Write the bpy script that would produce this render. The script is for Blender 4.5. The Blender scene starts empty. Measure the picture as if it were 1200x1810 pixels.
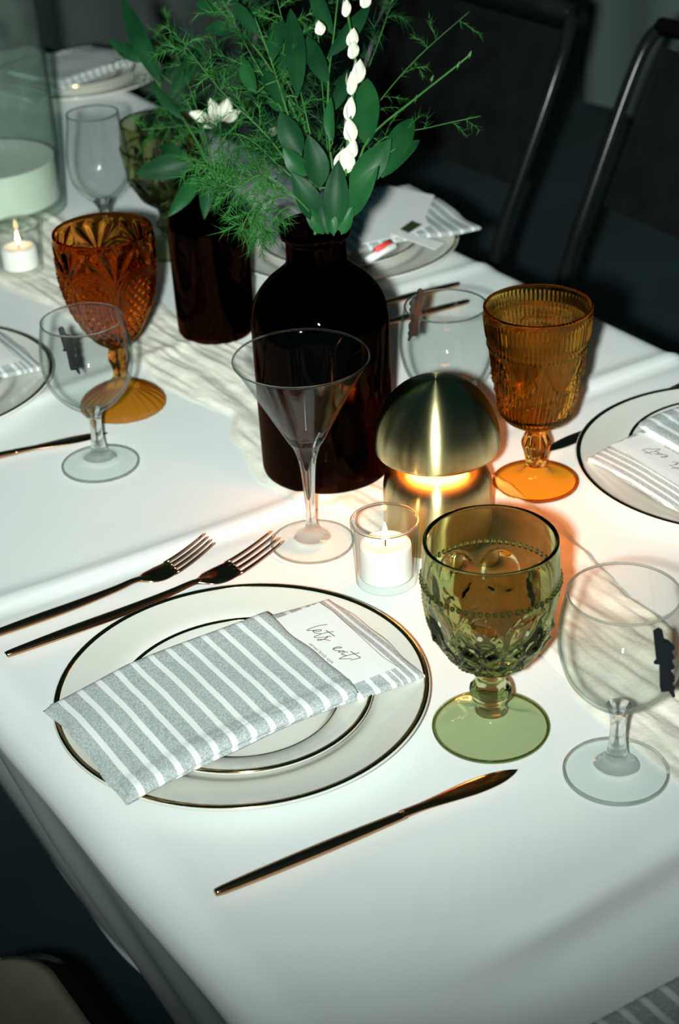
import bpy, math, random
from math import sin, cos, pi, sqrt, radians, exp, atan2
from mathutils import Vector, Matrix, noise

random.seed(7)
scene = bpy.context.scene
COL = scene.collection
T = 0.75                                   # height of the table top above the floor

# ------------------------------------------------------------------ camera
F_PX, CX, CY = 3007.0, 600.0, 905.0        # focal length in photo pixels, 1200 x 1810 frame
H = 0.7238                                 # lens height over the table top
_p, _r, _y = radians(30.35), radians(-3.0), radians(-31.684)
def _rz(v):
    return Vector((cos(_y) * v[0] - sin(_y) * v[1], sin(_y) * v[0] + cos(_y) * v[1], v[2]))
_rt, _up = Vector((1, 0, 0)), Vector((0, sin(_p), cos(_p)))
RIGHT = _rz(cos(_r) * _rt + sin(_r) * _up)
UP = _rz(-sin(_r) * _rt + cos(_r) * _up)
FWD = _rz((0, cos(_p), -sin(_p)))
EYE = Vector((0, 0, T + H))
RH = Vector((RIGHT.x, RIGHT.y, 0)).normalized()      # level right / level forward
FH = Vector((FWD.x, FWD.y, 0)).normalized()
cam_d = bpy.data.cameras.new('camera')
cam = bpy.data.objects.new('camera', cam_d)
COL.objects.link(cam)
cam.matrix_world = Matrix(((RIGHT.x, UP.x, -FWD.x, EYE.x), (RIGHT.y, UP.y, -FWD.y, EYE.y),
                           (RIGHT.z, UP.z, -FWD.z, EYE.z), (0, 0, 0, 1)))
cam_d.sensor_fit = 'VERTICAL'
cam_d.sensor_height = 36.0
cam_d.lens = F_PX / 1810 * 36.0
cam_d.clip_start = 0.02
cam_d.dof.use_dof = True
cam_d.dof.focus_distance = 1.22
cam_d.dof.aperture_fstop = 9.0
scene.camera = cam

def ray(px, py):
    return RIGHT * ((px - CX) / F_PX) + UP * ((CY - py) / F_PX) + FWD
def PD(px, py, d):                          # point seen at a pixel, at camera depth d
    return EYE + ray(px, py) * d
def PZ(px, py, z=0.0):                      # point seen at a pixel, z above the table top
    v = ray(px, py)
    return EYE + v * ((T + z - EYE.z) / v.z)

# ------------------------------------------------------------------ world, flash, exposure
world = bpy.data.worlds.new('World')
scene.world = world
world.use_nodes = True
bg = world.node_tree.nodes['Background']
bg.inputs[0].default_value = (0.22, 0.80, 1.0, 1)
bg.inputs[1].default_value = 0.026

fl = bpy.data.lights.new('camera_flash', 'SPOT')     # the photographer's flash, left of the lens
fl.energy = 121
fl.color = (0.885, 1.0, 0.955)
fl.shadow_soft_size = 0.016
fl.spot_size = radians(71)
fl.spot_blend = 1.0
fl.use_nodes = True                                   # the film's soft shoulder evens out near and far
_fn = fl.node_tree.nodes
_lf = _fn.new('ShaderNodeLightFalloff')
_lf.inputs['Strength'].default_value = 1.0
fl.node_tree.links.new(_lf.outputs['Linear'], _fn['Emission'].inputs['Strength'])
flo = bpy.data.objects.new('camera_flash', fl)
COL.objects.link(flo)
flo.location = EYE - RIGHT * 0.052 - UP * 0.012
flo.rotation_euler = (PD(600, 110, 1.9) - flo.location).to_track_quat('-Z', 'Y').to_euler()

vs = scene.view_settings
vs.view_transform = 'Standard'
vs.look = 'None'
vs.exposure = 0.0
vs.gamma = 1.0
vs.use_curve_mapping = False
scene.cycles.transparent_max_bounces = 24
scene.cycles.max_bounces = 14
scene.cycles.transmission_bounces = 14
scene.cycles.sample_clamp_indirect = 4.0

# ------------------------------------------------------------------ mesh helpers
def mesh(name, verts, faces, mat, parent=None, loc=None, smooth=True, rotz=0.0):
    me = bpy.data.meshes.new(name)
    me.from_pydata([tuple(v) for v in verts], [], faces)
    if smooth:
        me.polygons.foreach_set('use_smooth', [True] * len(me.polygons))
    me.materials.append(mat)
    me.update()
    o = bpy.data.objects.new(name, me)
    COL.objects.link(o)
    if parent is not None:
        o.parent = parent
    if loc is not None:
        o.location = loc
    if rotz:
        o.rotation_euler = (0, 0, rotz)
    return o

def tag(o, label, cat, group=None):
    o['label'] = label
    o['category'] = cat
    if group:
        o['group'] = group
    return o

def thing(name, label, cat, loc=(0, 0, 0), rotz=0.0, group=None):
    o = bpy.data.objects.new(name, None)
    o.empty_display_size = 0.02
    COL.objects.link(o)
    o.location = loc
    o.rotation_euler = (0, 0, rotz)
    return tag(o, label, cat, group)

def struct(o):
    o['kind'] = 'structure'
    return o

def dup(root, loc, rotz, label, name=None):
    r = root.copy()
    COL.objects.link(r)
    r.location = loc
    r.rotation_euler = (0, 0, rotz)
    r['label'] = label
    for ch in list(root.children):
        c = ch.copy()
        COL.objects.link(c)
        c.parent = r
        for g in list(ch.children):
            d = g.copy()
            COL.objects.link(d)
            d.parent = c
    return r

def catmull(pts, n):
    """n samples per span through the points (tuples of any length)"""
    P = [tuple(pts[0])] + [tuple(q) for q in pts] + [tuple(pts[-1])]
    out = []
    for i in range(1, len(P) - 2):
        a, b, c, d = P[i - 1], P[i], P[i + 1], P[i + 2]
        for k in range(n):
            t = k / n
            out.append(tuple(0.5 * (2 * b[j] + (c[j] - a[j]) * t + (2 * a[j] - 5 * b[j] + 4 * c[j] - d[j]) * t * t
                                    + (3 * b[j] - a[j] - 3 * c[j] + d[j]) * t ** 3) for j in range(len(b))))
    out.append(tuple(P[-2]))
    return out

def lathe(name, prof, mat, parent=None, seg=64, disp=None, loc=None):
    """prof: (r, z) from the bottom up the outside, over the rim and down the inside"""
    verts, faces, rings = [], [], []
    for (r, z) in prof:
        if r < 1e-5:
            rings.append([len(verts)])
            verts.append((0, 0, z))
        else:
            ids = []
            for j in range(seg):
                a = 2 * pi * j / seg
                rr, zz = (r, z) if disp is None else disp(r, z, a)
                ids.append(len(verts))
                verts.append((rr * cos(a), rr * sin(a), zz))
            rings.append(ids)
    for i in range(len(rings) - 1):
        A, B = rings[i], rings[i + 1]
        if len(A) == 1 and len(B) == 1:
            continue
        for j in range(seg):
            k = (j + 1) % seg
            if len(A) == 1:
                faces.append((A[0], B[k], B[j]))
            elif len(B) == 1:
                faces.append((A[j], A[k], B[0]))
            else:
                faces.append((A[j], A[k], B[k], B[j]))
    return mesh(name, verts, faces, mat, parent, loc)

def tube_data(path, rad, seg=8, flat=1.0, upv=Vector((0, 0, 1)), cap=True):
    """swept tube; rad: number or one (width, height) half size per point"""
    path = [Vector(q) for q in path]
    V, Fc = [], []
    n = len(path)
    for i, q in enumerate(path):
        t = (path[min(i + 1, n - 1)] - path[max(i - 1, 0)])
        if t.length < 1e-9:
            t = Vector((1, 0, 0))
        t.normalize()
        s = t.cross(upv)
        if s.length < 1e-4:
            s = t.cross(Vector((1, 0, 0)))
        s.normalize()
        u = s.cross(t)
        w, h = rad[i] if isinstance(rad, list) else (rad, rad * flat)
        for j in range(seg):
            a = 2 * pi * j / seg
            V.append(q + s * (w * cos(a)) + u * (h * sin(a)))
    for i in range(n - 1):
        for j in range(seg):
            k = (j + 1) % seg
            Fc.append((i * seg + j, (i + 1) * seg + j, (i + 1) * seg + k, i * seg + k))
    if cap:
        Fc.append(tuple(range(seg)))
        Fc.append(tuple(reversed([(n - 1) * seg + j for j in range(seg)])))
    return V, Fc

def tube(name, path, rad, mat, parent=None, seg=8, flat=1.0, upv=Vector((0, 0, 1)), loc=None):
    V, Fc = tube_data(path, rad, seg, flat, upv)
    return mesh(name, V, Fc, mat, parent, loc)

def box_data(x0, x1, y0, y1, z0, z1):
    V = [(x, y, z) for z in (z0, z1) for y in (y0, y1) for x in (x0, x1)]
    Fc = [(0, 2, 3, 1), (4, 5, 7, 6), (0, 1, 5, 4), (2, 6, 7, 3), (0, 4, 6, 2), (1, 3, 7, 5)]
    return V, Fc

def box(name, x0, x1, y0, y1, z0, z1, mat, parent=None, loc=None, bevel=0.0):
    V, Fc = box_data(x0, x1, y0, y1, z0, z1)
    o = mesh(name, V, Fc, mat, parent, loc, smooth=False)
    if bevel:
        m = o.modifiers.new('bevel', 'BEVEL')
        m.width = bevel
        m.segments = 3
    return o

def grid(name, nu, nv, fn, mat, parent=None, loc=None):
    V = [fn(i / nu, j / nv) for i in range(nu + 1) for j in range(nv + 1)]
    Fc = [(i * (nv + 1) + j, (i + 1) * (nv + 1) + j, (i + 1) * (nv + 1) + j + 1, i * (nv + 1) + j + 1)
          for i in range(nu) for j in range(nv)]
    return mesh(name, V, Fc, mat, parent, loc)

def prism(name, outline, depth, mat, parent=None, frame=None):
    """outline (u, v) extruded; frame = (origin, U, V, N)"""
    O, U, W, N = frame
    n = len(outline)
    V = [O + U * u + W * v for u, v in outline] + [O + U * u + W * v + N * depth for u, v in outline]
    Fc = [tuple(range(n)), tuple(reversed(range(n, 2 * n)))]
    Fc += [(i, i + n, (i + 1) % n + n, (i + 1) % n) for i in range(n)]
    return mesh(name, V, Fc, mat, parent, smooth=False)

# ------------------------------------------------------------------ materials
def nt(name):
    m = bpy.data.materials.new(name)
    m.use_nodes = True
    return m, m.node_tree.nodes, m.node_tree.links

def plain(name, col, rough=0.5, metal=0.0, spec=0.5, bump=None, var=0.0, vscale=30, aniso=None, sheen=0.0, sss=0.0, emit=None, trans=0.0):
    m, N, L = nt(name)
    b = N['Principled BSDF']
    b.inputs['Base Color'].default_value = (*col, 1)
    b.inputs['Roughness'].default_value = rough
    b.inputs['Metallic'].default_value = metal
    b.inputs['Specular IOR Level'].default_value = spec
    if sheen:
        b.inputs['Sheen Weight'].default_value = sheen
    if sss:
        b.inputs['Subsurface Weight'].default_value = sss
        b.inputs['Subsurface Radius'].default_value = (0.02, 0.012, 0.007)
    if trans:
        b.inputs['Transmission Weight'].default_value = trans
    if emit:
        b.inputs['Emission Color'].default_value = (*emit[0], 1)
        b.inputs['Emission Strength'].default_value = emit[1]
    tc = N.new('ShaderNodeTexCoord')
    if var:
        nz = N.new('ShaderNodeTexNoise')
        nz.inputs['Scale'].default_value = vscale
        nz.inputs['Detail'].default_value = 5
        L.new(tc.outputs['Object'], nz.inputs['Vector'])
        rp = N.new('ShaderNodeValToRGB')
        rp.color_ramp.elements[0].position = 0.3
        rp.color_ramp.elements[1].position = 0.7
        rp.color_ramp.elements[0].color = (*[c * (1 - var) for c in col], 1)
        rp.color_ramp.elements[1].color = (*[min(1, c * (1 + var)) for c in col], 1)
        L.new(nz.outputs['Fac'], rp.inputs['Fac'])
        L.new(rp.outputs['Color'], b.inputs['Base Color'])
    if bump:
        nz2 = N.new('ShaderNodeTexNoise')
        nz2.inputs['Scale'].default_value = bump[0]
        nz2.inputs['Detail'].default_value = 4
        L.new(tc.outputs['Object'], nz2.inputs['Vector'])
        bp = N.new('ShaderNodeBump')
        bp.inputs['Strength'].default_value = bump[1]
        bp.inputs['Distance'].default_value = bump[2]
        L.new(nz2.outputs['Fac'], bp.inputs['Height'])
        L.new(bp.outputs['Normal'], b.inputs['Normal'])
    if aniso is not None:
        b.inputs['Anisotropic'].default_value = aniso[0]
        b.inputs['Anisotropic Rotation'].default_value = aniso[1]
        tg = N.new('ShaderNodeTangent')
        tg.direction_type = 'RADIAL'
        tg.axis = 'Z'
        L.new(tg.outputs['Tangent'], b.inputs['Tangent'])
    return m

def thin_glass(name, tint, gloss=1.0, haze=0.0, f0=0.03, ramp0=0.62):
    """thin clear wall: straight transmission plus Fresnel reflection"""
    m, N, L = nt(name)
    N.remove(N['Principled BSDF'])
    out = N['Material Output']
    lw = N.new('ShaderNodeLayerWeight')
    lw.inputs['Blend'].default_value = 0.5
    pw = N.new('ShaderNodeMath'); pw.operation = 'POWER'
    pw.inputs[1].default_value = 5.0
    ml = N.new('ShaderNodeMath'); ml.operation = 'MULTIPLY_ADD'
    ml.inputs[1].default_value = 0.5 * gloss
    ml.inputs[2].default_value = f0
    L.new(lw.outputs['Facing'], pw.inputs[0])
    L.new(pw.outputs[0], ml.inputs[0])
    tr = N.new('ShaderNodeBsdfTransparent')
    tr.inputs['Color'].default_value = (*tint, 1)
    gl = N.new('ShaderNodeBsdfGlossy')
    gl.inputs['Roughness'].default_value = 0.03
    mx = N.new('ShaderNodeMixShader')
    L.new(ml.outputs[0], mx.inputs['Fac'])
    L.new(tr.outputs[0], mx.inputs[1])
    L.new(gl.outputs[0], mx.inputs[2])
    er = N.new('ShaderNodeValToRGB')              # longer way through the wall at the outline
    er.color_ramp.elements[0].position = ramp0
    er.color_ramp.elements[0].color = (*tint, 1)
    er.color_ramp.elements[1].position = 0.98
    er.color_ramp.elements[1].color = (tint[0] * .50, tint[1] * .60, tint[2] * .56, 1)
    L.new(lw.outputs['Facing'], er.inputs['Fac'])
    L.new(er.outputs['Color'], tr.inputs['Color'])
    last = mx
    if haze:
        df = N.new('ShaderNodeBsdfDiffuse')
        df.inputs['Color'].default_value = (0.75, 0.8, 0.76, 1)
        nz = N.new('ShaderNodeTexNoise')
        nz.inputs['Scale'].default_value = 26
        tcn = N.new('ShaderNodeTexCoord')
        L.new(tcn.outputs['Object'], nz.inputs['Vector'])
        mm = N.new('ShaderNodeMath'); mm.operation = 'MULTIPLY'
        mm.inputs[1].default_value = haze * 2
        L.new(nz.outputs['Fac'], mm.inputs[0])
        m2 = N.new('ShaderNodeMixShader')
        L.new(mm.outputs[0], m2.inputs['Fac'])
        L.new(mx.outputs[0], m2.inputs[1])
        L.new(df.outputs[0], m2.inputs[2])
        last = m2
    L.new(last.outputs[0], out.inputs['Surface'])
    return m

def solid_glass(name, tint, fac=0.7, rough=0.0, ior=1.47, bump=None):
    """refracting glass; part of the light goes straight through"""
    m, N, L = nt(name)
    N.remove(N['Principled BSDF'])
    out = N['Material Output']
    tr = N.new('ShaderNodeBsdfTransparent')
    tr.inputs['Color'].default_value = (*tint, 1)
    gl = N.new('ShaderNodeBsdfGlass')
    gl.inputs['Color'].default_value = (*tint, 1)
    gl.inputs['Roughness'].default_value = rough
    gl.inputs['IOR'].default_value = ior
    if bump:
        tc = N.new('ShaderNodeTexCoord')
        nz = N.new('ShaderNodeTexNoise')
        nz.inputs['Scale'].default_value = bump[0]
        nz.inputs['Detail'].default_value = 3
        bp = N.new('ShaderNodeBump')
        bp.inputs['Strength'].default_value = bump[1]
        bp.inputs['Distance'].default_value = bump[2]
        L.new(tc.outputs['Object'], nz.inputs['Vector'])
        L.new(nz.outputs['Fac'], bp.inputs['Height'])
        L.new(bp.outputs['Normal'], gl.inputs['Normal'])
    mx = N.new('ShaderNodeMixShader')
    mx.inputs['Fac'].default_value = fac
    L.new(tr.outputs[0], mx.inputs[1])
    L.new(gl.outputs[0], mx.inputs[2])
    L.new(mx.outputs[0], out.inputs['Surface'])
    return m

def emitter(name, col, s):
    m, N, L = nt(name)
    N.remove(N['Principled BSDF'])
    e = N.new('ShaderNodeEmission')
    e.inputs['Color'].default_value = (*col, 1)
    e.inputs['Strength'].default_value = s
    L.new(e.outputs[0], N['Material Output'].inputs['Surface'])
    return m

def cloth_mat(name, col, weave=900.0, bumpd=0.0004, bumps=0.25, translucent=0.0, var=0.03, vscale=5.0):
    m, N, L = nt(name)
    b = N['Principled BSDF']
    b.inputs['Roughness'].default_value = 0.9
    b.inputs['Specular IOR Level'].default_value = 0.15
    tc = N.new('ShaderNodeTexCoord')
    nz = N.new('ShaderNodeTexNoise'); nz.inputs['Scale'].default_value = vscale
    nz.inputs['Detail'].default_value = 4
    rp = N.new('ShaderNodeValToRGB')
    rp.color_ramp.elements[0].position = 0.35
    rp.color_ramp.elements[1].position = 0.65
    rp.color_ramp.elements[0].color = (*[c * (1 - var) for c in col], 1)
    rp.color_ramp.elements[1].color = (*[min(1, c * (1 + var)) for c in col], 1)
    L.new(tc.outputs['Object'], nz.inputs['Vector'])
    L.new(nz.outputs['Fac'], rp.inputs['Fac'])
    L.new(rp.outputs['Color'], b.inputs['Base Color'])
    w = N.new('ShaderNodeTexNoise'); w.inputs['Scale'].default_value = weave
    w.inputs['Detail'].default_value = 2
    L.new(tc.outputs['Object'], w.inputs['Vector'])
    bp = N.new('ShaderNodeBump')
    bp.inputs['Strength'].default_value = bumps
    bp.inputs['Distance'].default_value = bumpd
    L.new(w.outputs['Fac'], bp.inputs['Height'])
    L.new(bp.outputs['Normal'], b.inputs['Normal'])
    if translucent:
        tr = N.new('ShaderNodeBsdfTransparent')
        mx = N.new('ShaderNodeMixShader')
        mx.inputs['Fac'].default_value = translucent
        L.new(b.outputs[0], mx.inputs[1])
        L.new(tr.outputs[0], mx.inputs[2])
        L.new(mx.outputs[0], N['Material Output'].inputs['Surface'])
    return m

def stripe_mat(name, grey, white, pitch, wfrac, double_at=None):
    """woven stripes along local y, repeating along local x"""
    m, N, L = nt(name)
    b = N['Principled BSDF']
    b.inputs['Roughness'].default_value = 0.9
    b.inputs['Specular IOR Level'].default_value = 0.1
    tc = N.new('ShaderNodeTexCoord')
    wob = N.new('ShaderNodeTexNoise'); wob.inputs['Scale'].default_value = 14
    L.new(tc.outputs['Object'], wob.inputs['Vector'])
    sx = N.new('ShaderNodeSeparateXYZ')
    L.new(tc.outputs['Object'], sx.inputs[0])
    ad = N.new('ShaderNodeMath'); ad.operation = 'MULTIPLY_ADD'
    ad.inputs[1].default_value = 0.004
    L.new(wob.outputs['Fac'], ad.inputs[0])
    L.new(sx.outputs['X'], ad.inputs[2])
    dv = N.new('ShaderNodeMath'); dv.operation = 'DIVIDE'
    dv.inputs[1].default_value = pitch
    L.new(ad.outputs[0], dv.inputs[0])
    fr = N.new('ShaderNodeMath'); fr.operation = 'FRACT'
    L.new(dv.outputs[0], fr.inputs[0])
    cr = N.new('ShaderNodeValToRGB')
    cr.color_ramp.interpolation = 'LINEAR'
    els = cr.color_ramp.elements
    els[0].position = 0.0; els[0].color = (0, 0, 0, 1)
    els[1].position = 1.0; els[1].color = (0, 0, 0, 1)
    for pos, v in ((0.5 - wfrac / 2 - .02, 0), (0.5 - wfrac / 2 + .02, 1), (0.5 + wfrac / 2 - .02, 1), (0.5 + wfrac / 2 + .02, 0)):
        e = els.new(pos); e.color = (v, v, v, 1)
    L.new(fr.outputs[0], cr.inputs['Fac'])
    dv2 = N.new('ShaderNodeMath'); dv2.operation = 'DIVIDE'
    dv2.inputs[1].default_value = 0.0068
    L.new(ad.outputs[0], dv2.inputs[0])
    fr2 = N.new('ShaderNodeMath'); fr2.operation = 'FRACT'
    L.new(dv2.outputs[0], fr2.inputs[0])
    gt2 = N.new('ShaderNodeMath'); gt2.operation = 'COMPARE'
    gt2.inputs[1].default_value = 0.5; gt2.inputs[2].default_value = 0.19
    L.new(fr2.outputs[0], gt2.inputs[0])
    sw = N.new('ShaderNodeMath'); sw.operation = 'GREATER_THAN'
    sw.inputs[1].default_value = 0.0985
    L.new(ad.outputs[0], sw.inputs[0])
    mxs = N.new('ShaderNodeMix'); mxs.data_type = 'FLOAT'
    L.new(sw.outputs[0], mxs.inputs[0])
    L.new(cr.outputs['Color'], mxs.inputs[2])
    L.new(gt2.outputs[0], mxs.inputs[3])
    fac = mxs.outputs[0]
    fb = N.new('ShaderNodeTexNoise'); fb.inputs['Scale'].default_value = 900
    fb.inputs['Detail'].default_value = 2
    L.new(tc.outputs['Object'], fb.inputs['Vector'])
    hr = N.new('ShaderNodeValToRGB')
    hr.color_ramp.elements[0].position = 0.35; hr.color_ramp.elements[1].position = 0.65
    hr.color_ramp.elements[0].color = (*[c * 0.72 for c in grey], 1)
    hr.color_ramp.elements[1].color = (*[min(1, c * 1.25) for c in grey], 1)
    L.new(fb.outputs['Fac'], hr.inputs['Fac'])
    mx = N.new('ShaderNodeMix'); mx.data_type = 'RGBA'
    L.new(fac, mx.inputs['Factor'])
    L.new(hr.outputs['Color'], mx.inputs[6])
    mx.inputs[7].default_value = (*white, 1)
    L.new(mx.outputs[2], b.inputs['Base Color'])
    bp = N.new('ShaderNodeBump')
    bp.inputs['Strength'].default_value = 0.4
    bp.inputs['Distance'].default_value = 0.0005
    L.new(fb.outputs['Fac'], bp.inputs['Height'])
    L.new(bp.outputs['Normal'], b.inputs['Normal'])
    return m

def leaf_mat(name, a, b_, rough=0.42):
    m, N, L = nt(name)
    b = N['Principled BSDF']
    b.inputs['Roughness'].default_value = rough
    b.inputs['Specular IOR Level'].default_value = 0.14
    tc = N.new('ShaderNodeTexCoord')
    nz = N.new('ShaderNodeTexNoise'); nz.inputs['Scale'].default_value = 22
    nz.inputs['Detail'].default_value = 4
    L.new(tc.outputs['Object'], nz.inputs['Vector'])
    rp = N.new('ShaderNodeValToRGB')
    rp.color_ramp.elements[0].position = 0.35; rp.color_ramp.elements[1].position = 0.68
    rp.color_ramp.elements[0].color = (*a, 1)
    rp.color_ramp.elements[1].color = (*b_, 1)
    L.new(nz.outputs['Fac'], rp.inputs['Fac'])
    L.new(rp.outputs['Color'], b.inputs['Base Color'])
    return m

M = {}
M['cloth'] = cloth_mat('white_linen', (0.78, 0.80, 0.78))
M['gauze'] = cloth_mat('cream_gauze', (0.80, 0.76, 0.66), weave=300, bumpd=0.0012, bumps=0.35, var=0.10, vscale=40)
M['cloth_far'] = cloth_mat('dimmed_white_linen', (0.085, 0.115, 0.10))  # white cloth; the weak light far back is put into the colour
M['cloth_dimmed'] = cloth_mat('deep_dimmed_linen', (0.045, 0.055, 0.05))  # same cloth darkened further; the dimness is in the colour
M['china'] = plain('cream_china', (0.66, 0.655, 0.59), rough=0.16, spec=0.5)
M['goldband'] = plain('gold_band', (0.50, 0.32, 0.14), rough=0.14, metal=1.0)
M['bronze'] = plain('bronze_steel', (0.56, 0.29, 0.16), rough=0.16, metal=1.0, var=0.08, vscale=60)
M['napkin'] = stripe_mat('striped_linen', (0.42, 0.45, 0.44), (0.80, 0.81, 0.78), 0.0142, 0.30)
M['card'] = plain('white_card', (0.84, 0.84, 0.81), rough=0.7, var=0.02)
M['ink'] = plain('brown_ink', (0.10, 0.05, 0.035), rough=0.6)
M['clear'] = thin_glass('clear_glass', (0.975, 0.985, 0.98))
M['clear_solid'] = solid_glass('clear_glass_thick', (0.97, 0.985, 0.975), fac=0.8)
M['clear_foot'] = thin_glass('clear_glass_foot', (0.965, 0.982, 0.975), f0=0.03)
M['green_glass'] = solid_glass('green_glass', (0.74, 0.755, 0.57), fac=1.0)
M['amber_deep'] = solid_glass('deep_amber_glass', (0.86, 0.50, 0.20), fac=1.0)
M['amber_deep_foot'] = thin_glass('deep_amber_glass_foot', (0.97, 0.74, 0.38), f0=0.04, ramp0=0.40)
M['amber_gold'] = solid_glass('gold_amber_glass', (0.90, 0.69, 0.32), fac=1.0)
M['amber_gold_foot'] = thin_glass('gold_amber_glass_foot', (0.97, 0.76, 0.38), f0=0.04)
M['green_foot'] = thin_glass('green_glass_foot', (0.815, 0.855, 0.72), f0=0.04)
M['bottle'] = solid_glass('brown_bottle_glass', (0.17, 0.085, 0.05), fac=1.0)
M['bottle2'] = solid_glass('dark_amber_bottle_glass', (0.24, 0.085, 0.035), fac=1.0)
M['water'] = solid_glass('water', (0.98, 0.93, 0.82), fac=0.5, ior=1.33, bump=(60, 0.3, 0.002))
M['brass'] = plain('brushed_brass', (0.62, 0.52, 0.26), rough=0.27, metal=1.0, aniso=(0.95, 0.25), bump=(400, 0.05, 0.0003))
M['diffuser'] = emitter('lamp_diffuser', (1.0, 0.27, 0.065), 62.0)
M['wax'] = plain('white_wax', (0.86, 0.83, 0.76), rough=0.5, sss=0.35)
M['wick'] = plain('wick', (0.03, 0.02, 0.015), rough=0.9)
M['flame'] = emitter('flame', (1.0, 0.62, 0.28), 26.0)
M['blacktag'] = plain('black_acrylic', (0.006, 0.008, 0.009), rough=0.35, var=0.1)
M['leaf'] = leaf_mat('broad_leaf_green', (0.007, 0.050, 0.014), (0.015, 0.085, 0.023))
M['leaf_dark'] = leaf_mat('dark_leaf_green', (0.004, 0.030, 0.010), (0.009, 0.056, 0.016), rough=0.5)  # darker green; dim light on the upper leaves is partly put in
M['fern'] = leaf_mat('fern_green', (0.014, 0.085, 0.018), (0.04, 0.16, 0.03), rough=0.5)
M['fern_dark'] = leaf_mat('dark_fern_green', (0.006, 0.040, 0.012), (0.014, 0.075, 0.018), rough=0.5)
M['stem'] = leaf_mat('stem_green', (0.03, 0.11, 0.025), (0.07, 0.17, 0.05), rough=0.5)
M['petal'] = plain('white_petal', (0.62, 0.62, 0.50), rough=0.55, var=0.08, vscale=60, sss=0.1)
M['chair'] = plain('black_chair_metal', (0.007, 0.008, 0.007), rough=0.16, spec=0.07, var=0.2)
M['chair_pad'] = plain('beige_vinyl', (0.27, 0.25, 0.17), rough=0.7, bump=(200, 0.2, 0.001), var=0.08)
M['dark_vinyl'] = plain('dark_pad_vinyl', (0.010, 0.012, 0.012), rough=0.6, var=0.1)  # seat pads of the farther chairs, near-black instead of beige
M['floor'] = plain('teal_shadow_floor', (0.014, 0.030, 0.032), rough=0.7, var=0.3, vscale=3, bump=(40, 0.2, 0.002))  # teal cast of the shadows is put into the floor colour
M['wall'] = plain('grey_wall', (0.06, 0.07, 0.07), rough=0.85, var=0.06, vscale=4)
M['wood'] = plain('plywood', (0.35, 0.22, 0.12), rough=0.6, var=0.2, vscale=12)
M['steel'] = plain('dark_steel', (0.08, 0.08, 0.085), rough=0.4, metal=0.8)
M['red'] = plain('red_paper', (0.75, 0.05, 0.05), rough=0.5)
M['dkgreen'] = plain('olive_print', (0.035, 0.045, 0.018), rough=0.6)

# ------------------------------------------------------------------ room
struct(box('floor', -3.0, 6.2, -2.5, 6.2, -0.05, 0.0, M['floor']))
struct(box('wall_back', -3.0, 6.2, 5.15, 5.3, 0.0, 3.0, M['wall']))
struct(box('wall_right', 5.6, 5.75, -2.5, 5.15, 0.0, 3.0, M['wall']))
struct(box('baseboard_back', -3.0, 5.6, 5.13, 5.15, 0.0, 0.12, M['steel']))

# ------------------------------------------------------------------ dining table and its cloth
X0, X1, Y0, Y1 = 0.318, 1.078, -0.25, 2.62       # table board
tb = thing('banquet_table', 'long banquet table hidden beneath the white tablecloth', 'table', (0, 0, 0))
box('tabletop', X0, X1, Y0, Y1, T - 0.032, T - 0.006, M['wood'], tb)
for lx in (X0 + 0.26, X1 - 0.22):
    for ly in (Y0 + 0.3, Y1 - 0.3):
        tube('leg', [(lx, ly, 0), (lx, ly, T - 0.03)], 0.016, M['steel'], tb, seg=10)

def edge_map(s, lo, hi, slant_lo, slant_hi, drop, R=0.022):
    """s in metres along the cloth -> (coordinate, fall below the top); s<lo or s>hi hangs down"""
    if s < lo + R:
        q = lo + R - s
        arc = R * (pi / 2)
        if q < arc:
            a = q / R
            return lo + R - R * sin(a), -(R - R * cos(a))
        d = min(q - arc, drop)
        return lo + slant_lo * d, -R - d
    if s > hi - R:
        q = s - (hi - R)
        arc = R * (pi / 2)
        if q < arc:
            a = q / R
            return hi - R + R * sin(a), -(R - R * cos(a))
        d = min(q - arc, drop)
        return hi - slant_hi * d, -R - d
    return s, 0.0

def ridge(d, w):
    return exp(-(d / w) ** 2)

def wob(x, y, k=0):
    return sin(x * 9.1 + 1.3 * k + 2.1 * sin(y * 3.7 + k)) * cos(y * 7.3 - k + 1.7 * sin(x * 5.1))

def cloth_top(x, y):
    z = 0.0010 * wob(x, y) + 0.0006 * wob(x * 2.3 + 1, y * 2.1, 2)
    yc = 1.088 + 0.010 * sin(x * 8)
    z += 0.0034 * ridge(y - yc - 0.009, 0.009) - 0.0016 * ridge(y - yc + 0.008, 0.007)
    yc = 0.566 + 0.006 * sin(x * 11)
    z += (0.0055 * ridge(y - yc + 0.016, 0.016) - 0.003 * ridge(y - yc - 0.012, 0.010)) * min(1, max(0, (x - 0.40) / 0.08))
    yc = 1.415 + 0.004 * sin(x * 11)
    z += 0.003 * ridge(y - yc, 0.010)
    # slanting pucker near the near end and along the seat side
    d = (y - 0.40) * 0.75 - (x - 0.33) * 0.66
    z += 0.003 * ridge(d, 0.014) * ridge(x - 0.38, 0.10)
    z += 0.0025 * ridge(x - 0.64 + 0.02 * sin(y * 7), 0.018) * ridge(y - 0.50, 0.10)
    return z

def axis_samples(lo, hi, d0, d1, step):
    out = [lo - d0 + 0.05 * i for i in range(int(d0 / 0.05))]
    s = lo - 0.04
    out = [o for o in out if o < s - 0.01]
    while s < lo + 0.03:
        out.append(s); s += 0.006
    while s < hi - 0.03:
        out.append(s); s += step
    while s < hi + 0.05:
        out.append(s); s += 0.006
    while s < hi + d1:
        out.append(s); s += 0.05
    return out

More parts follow.
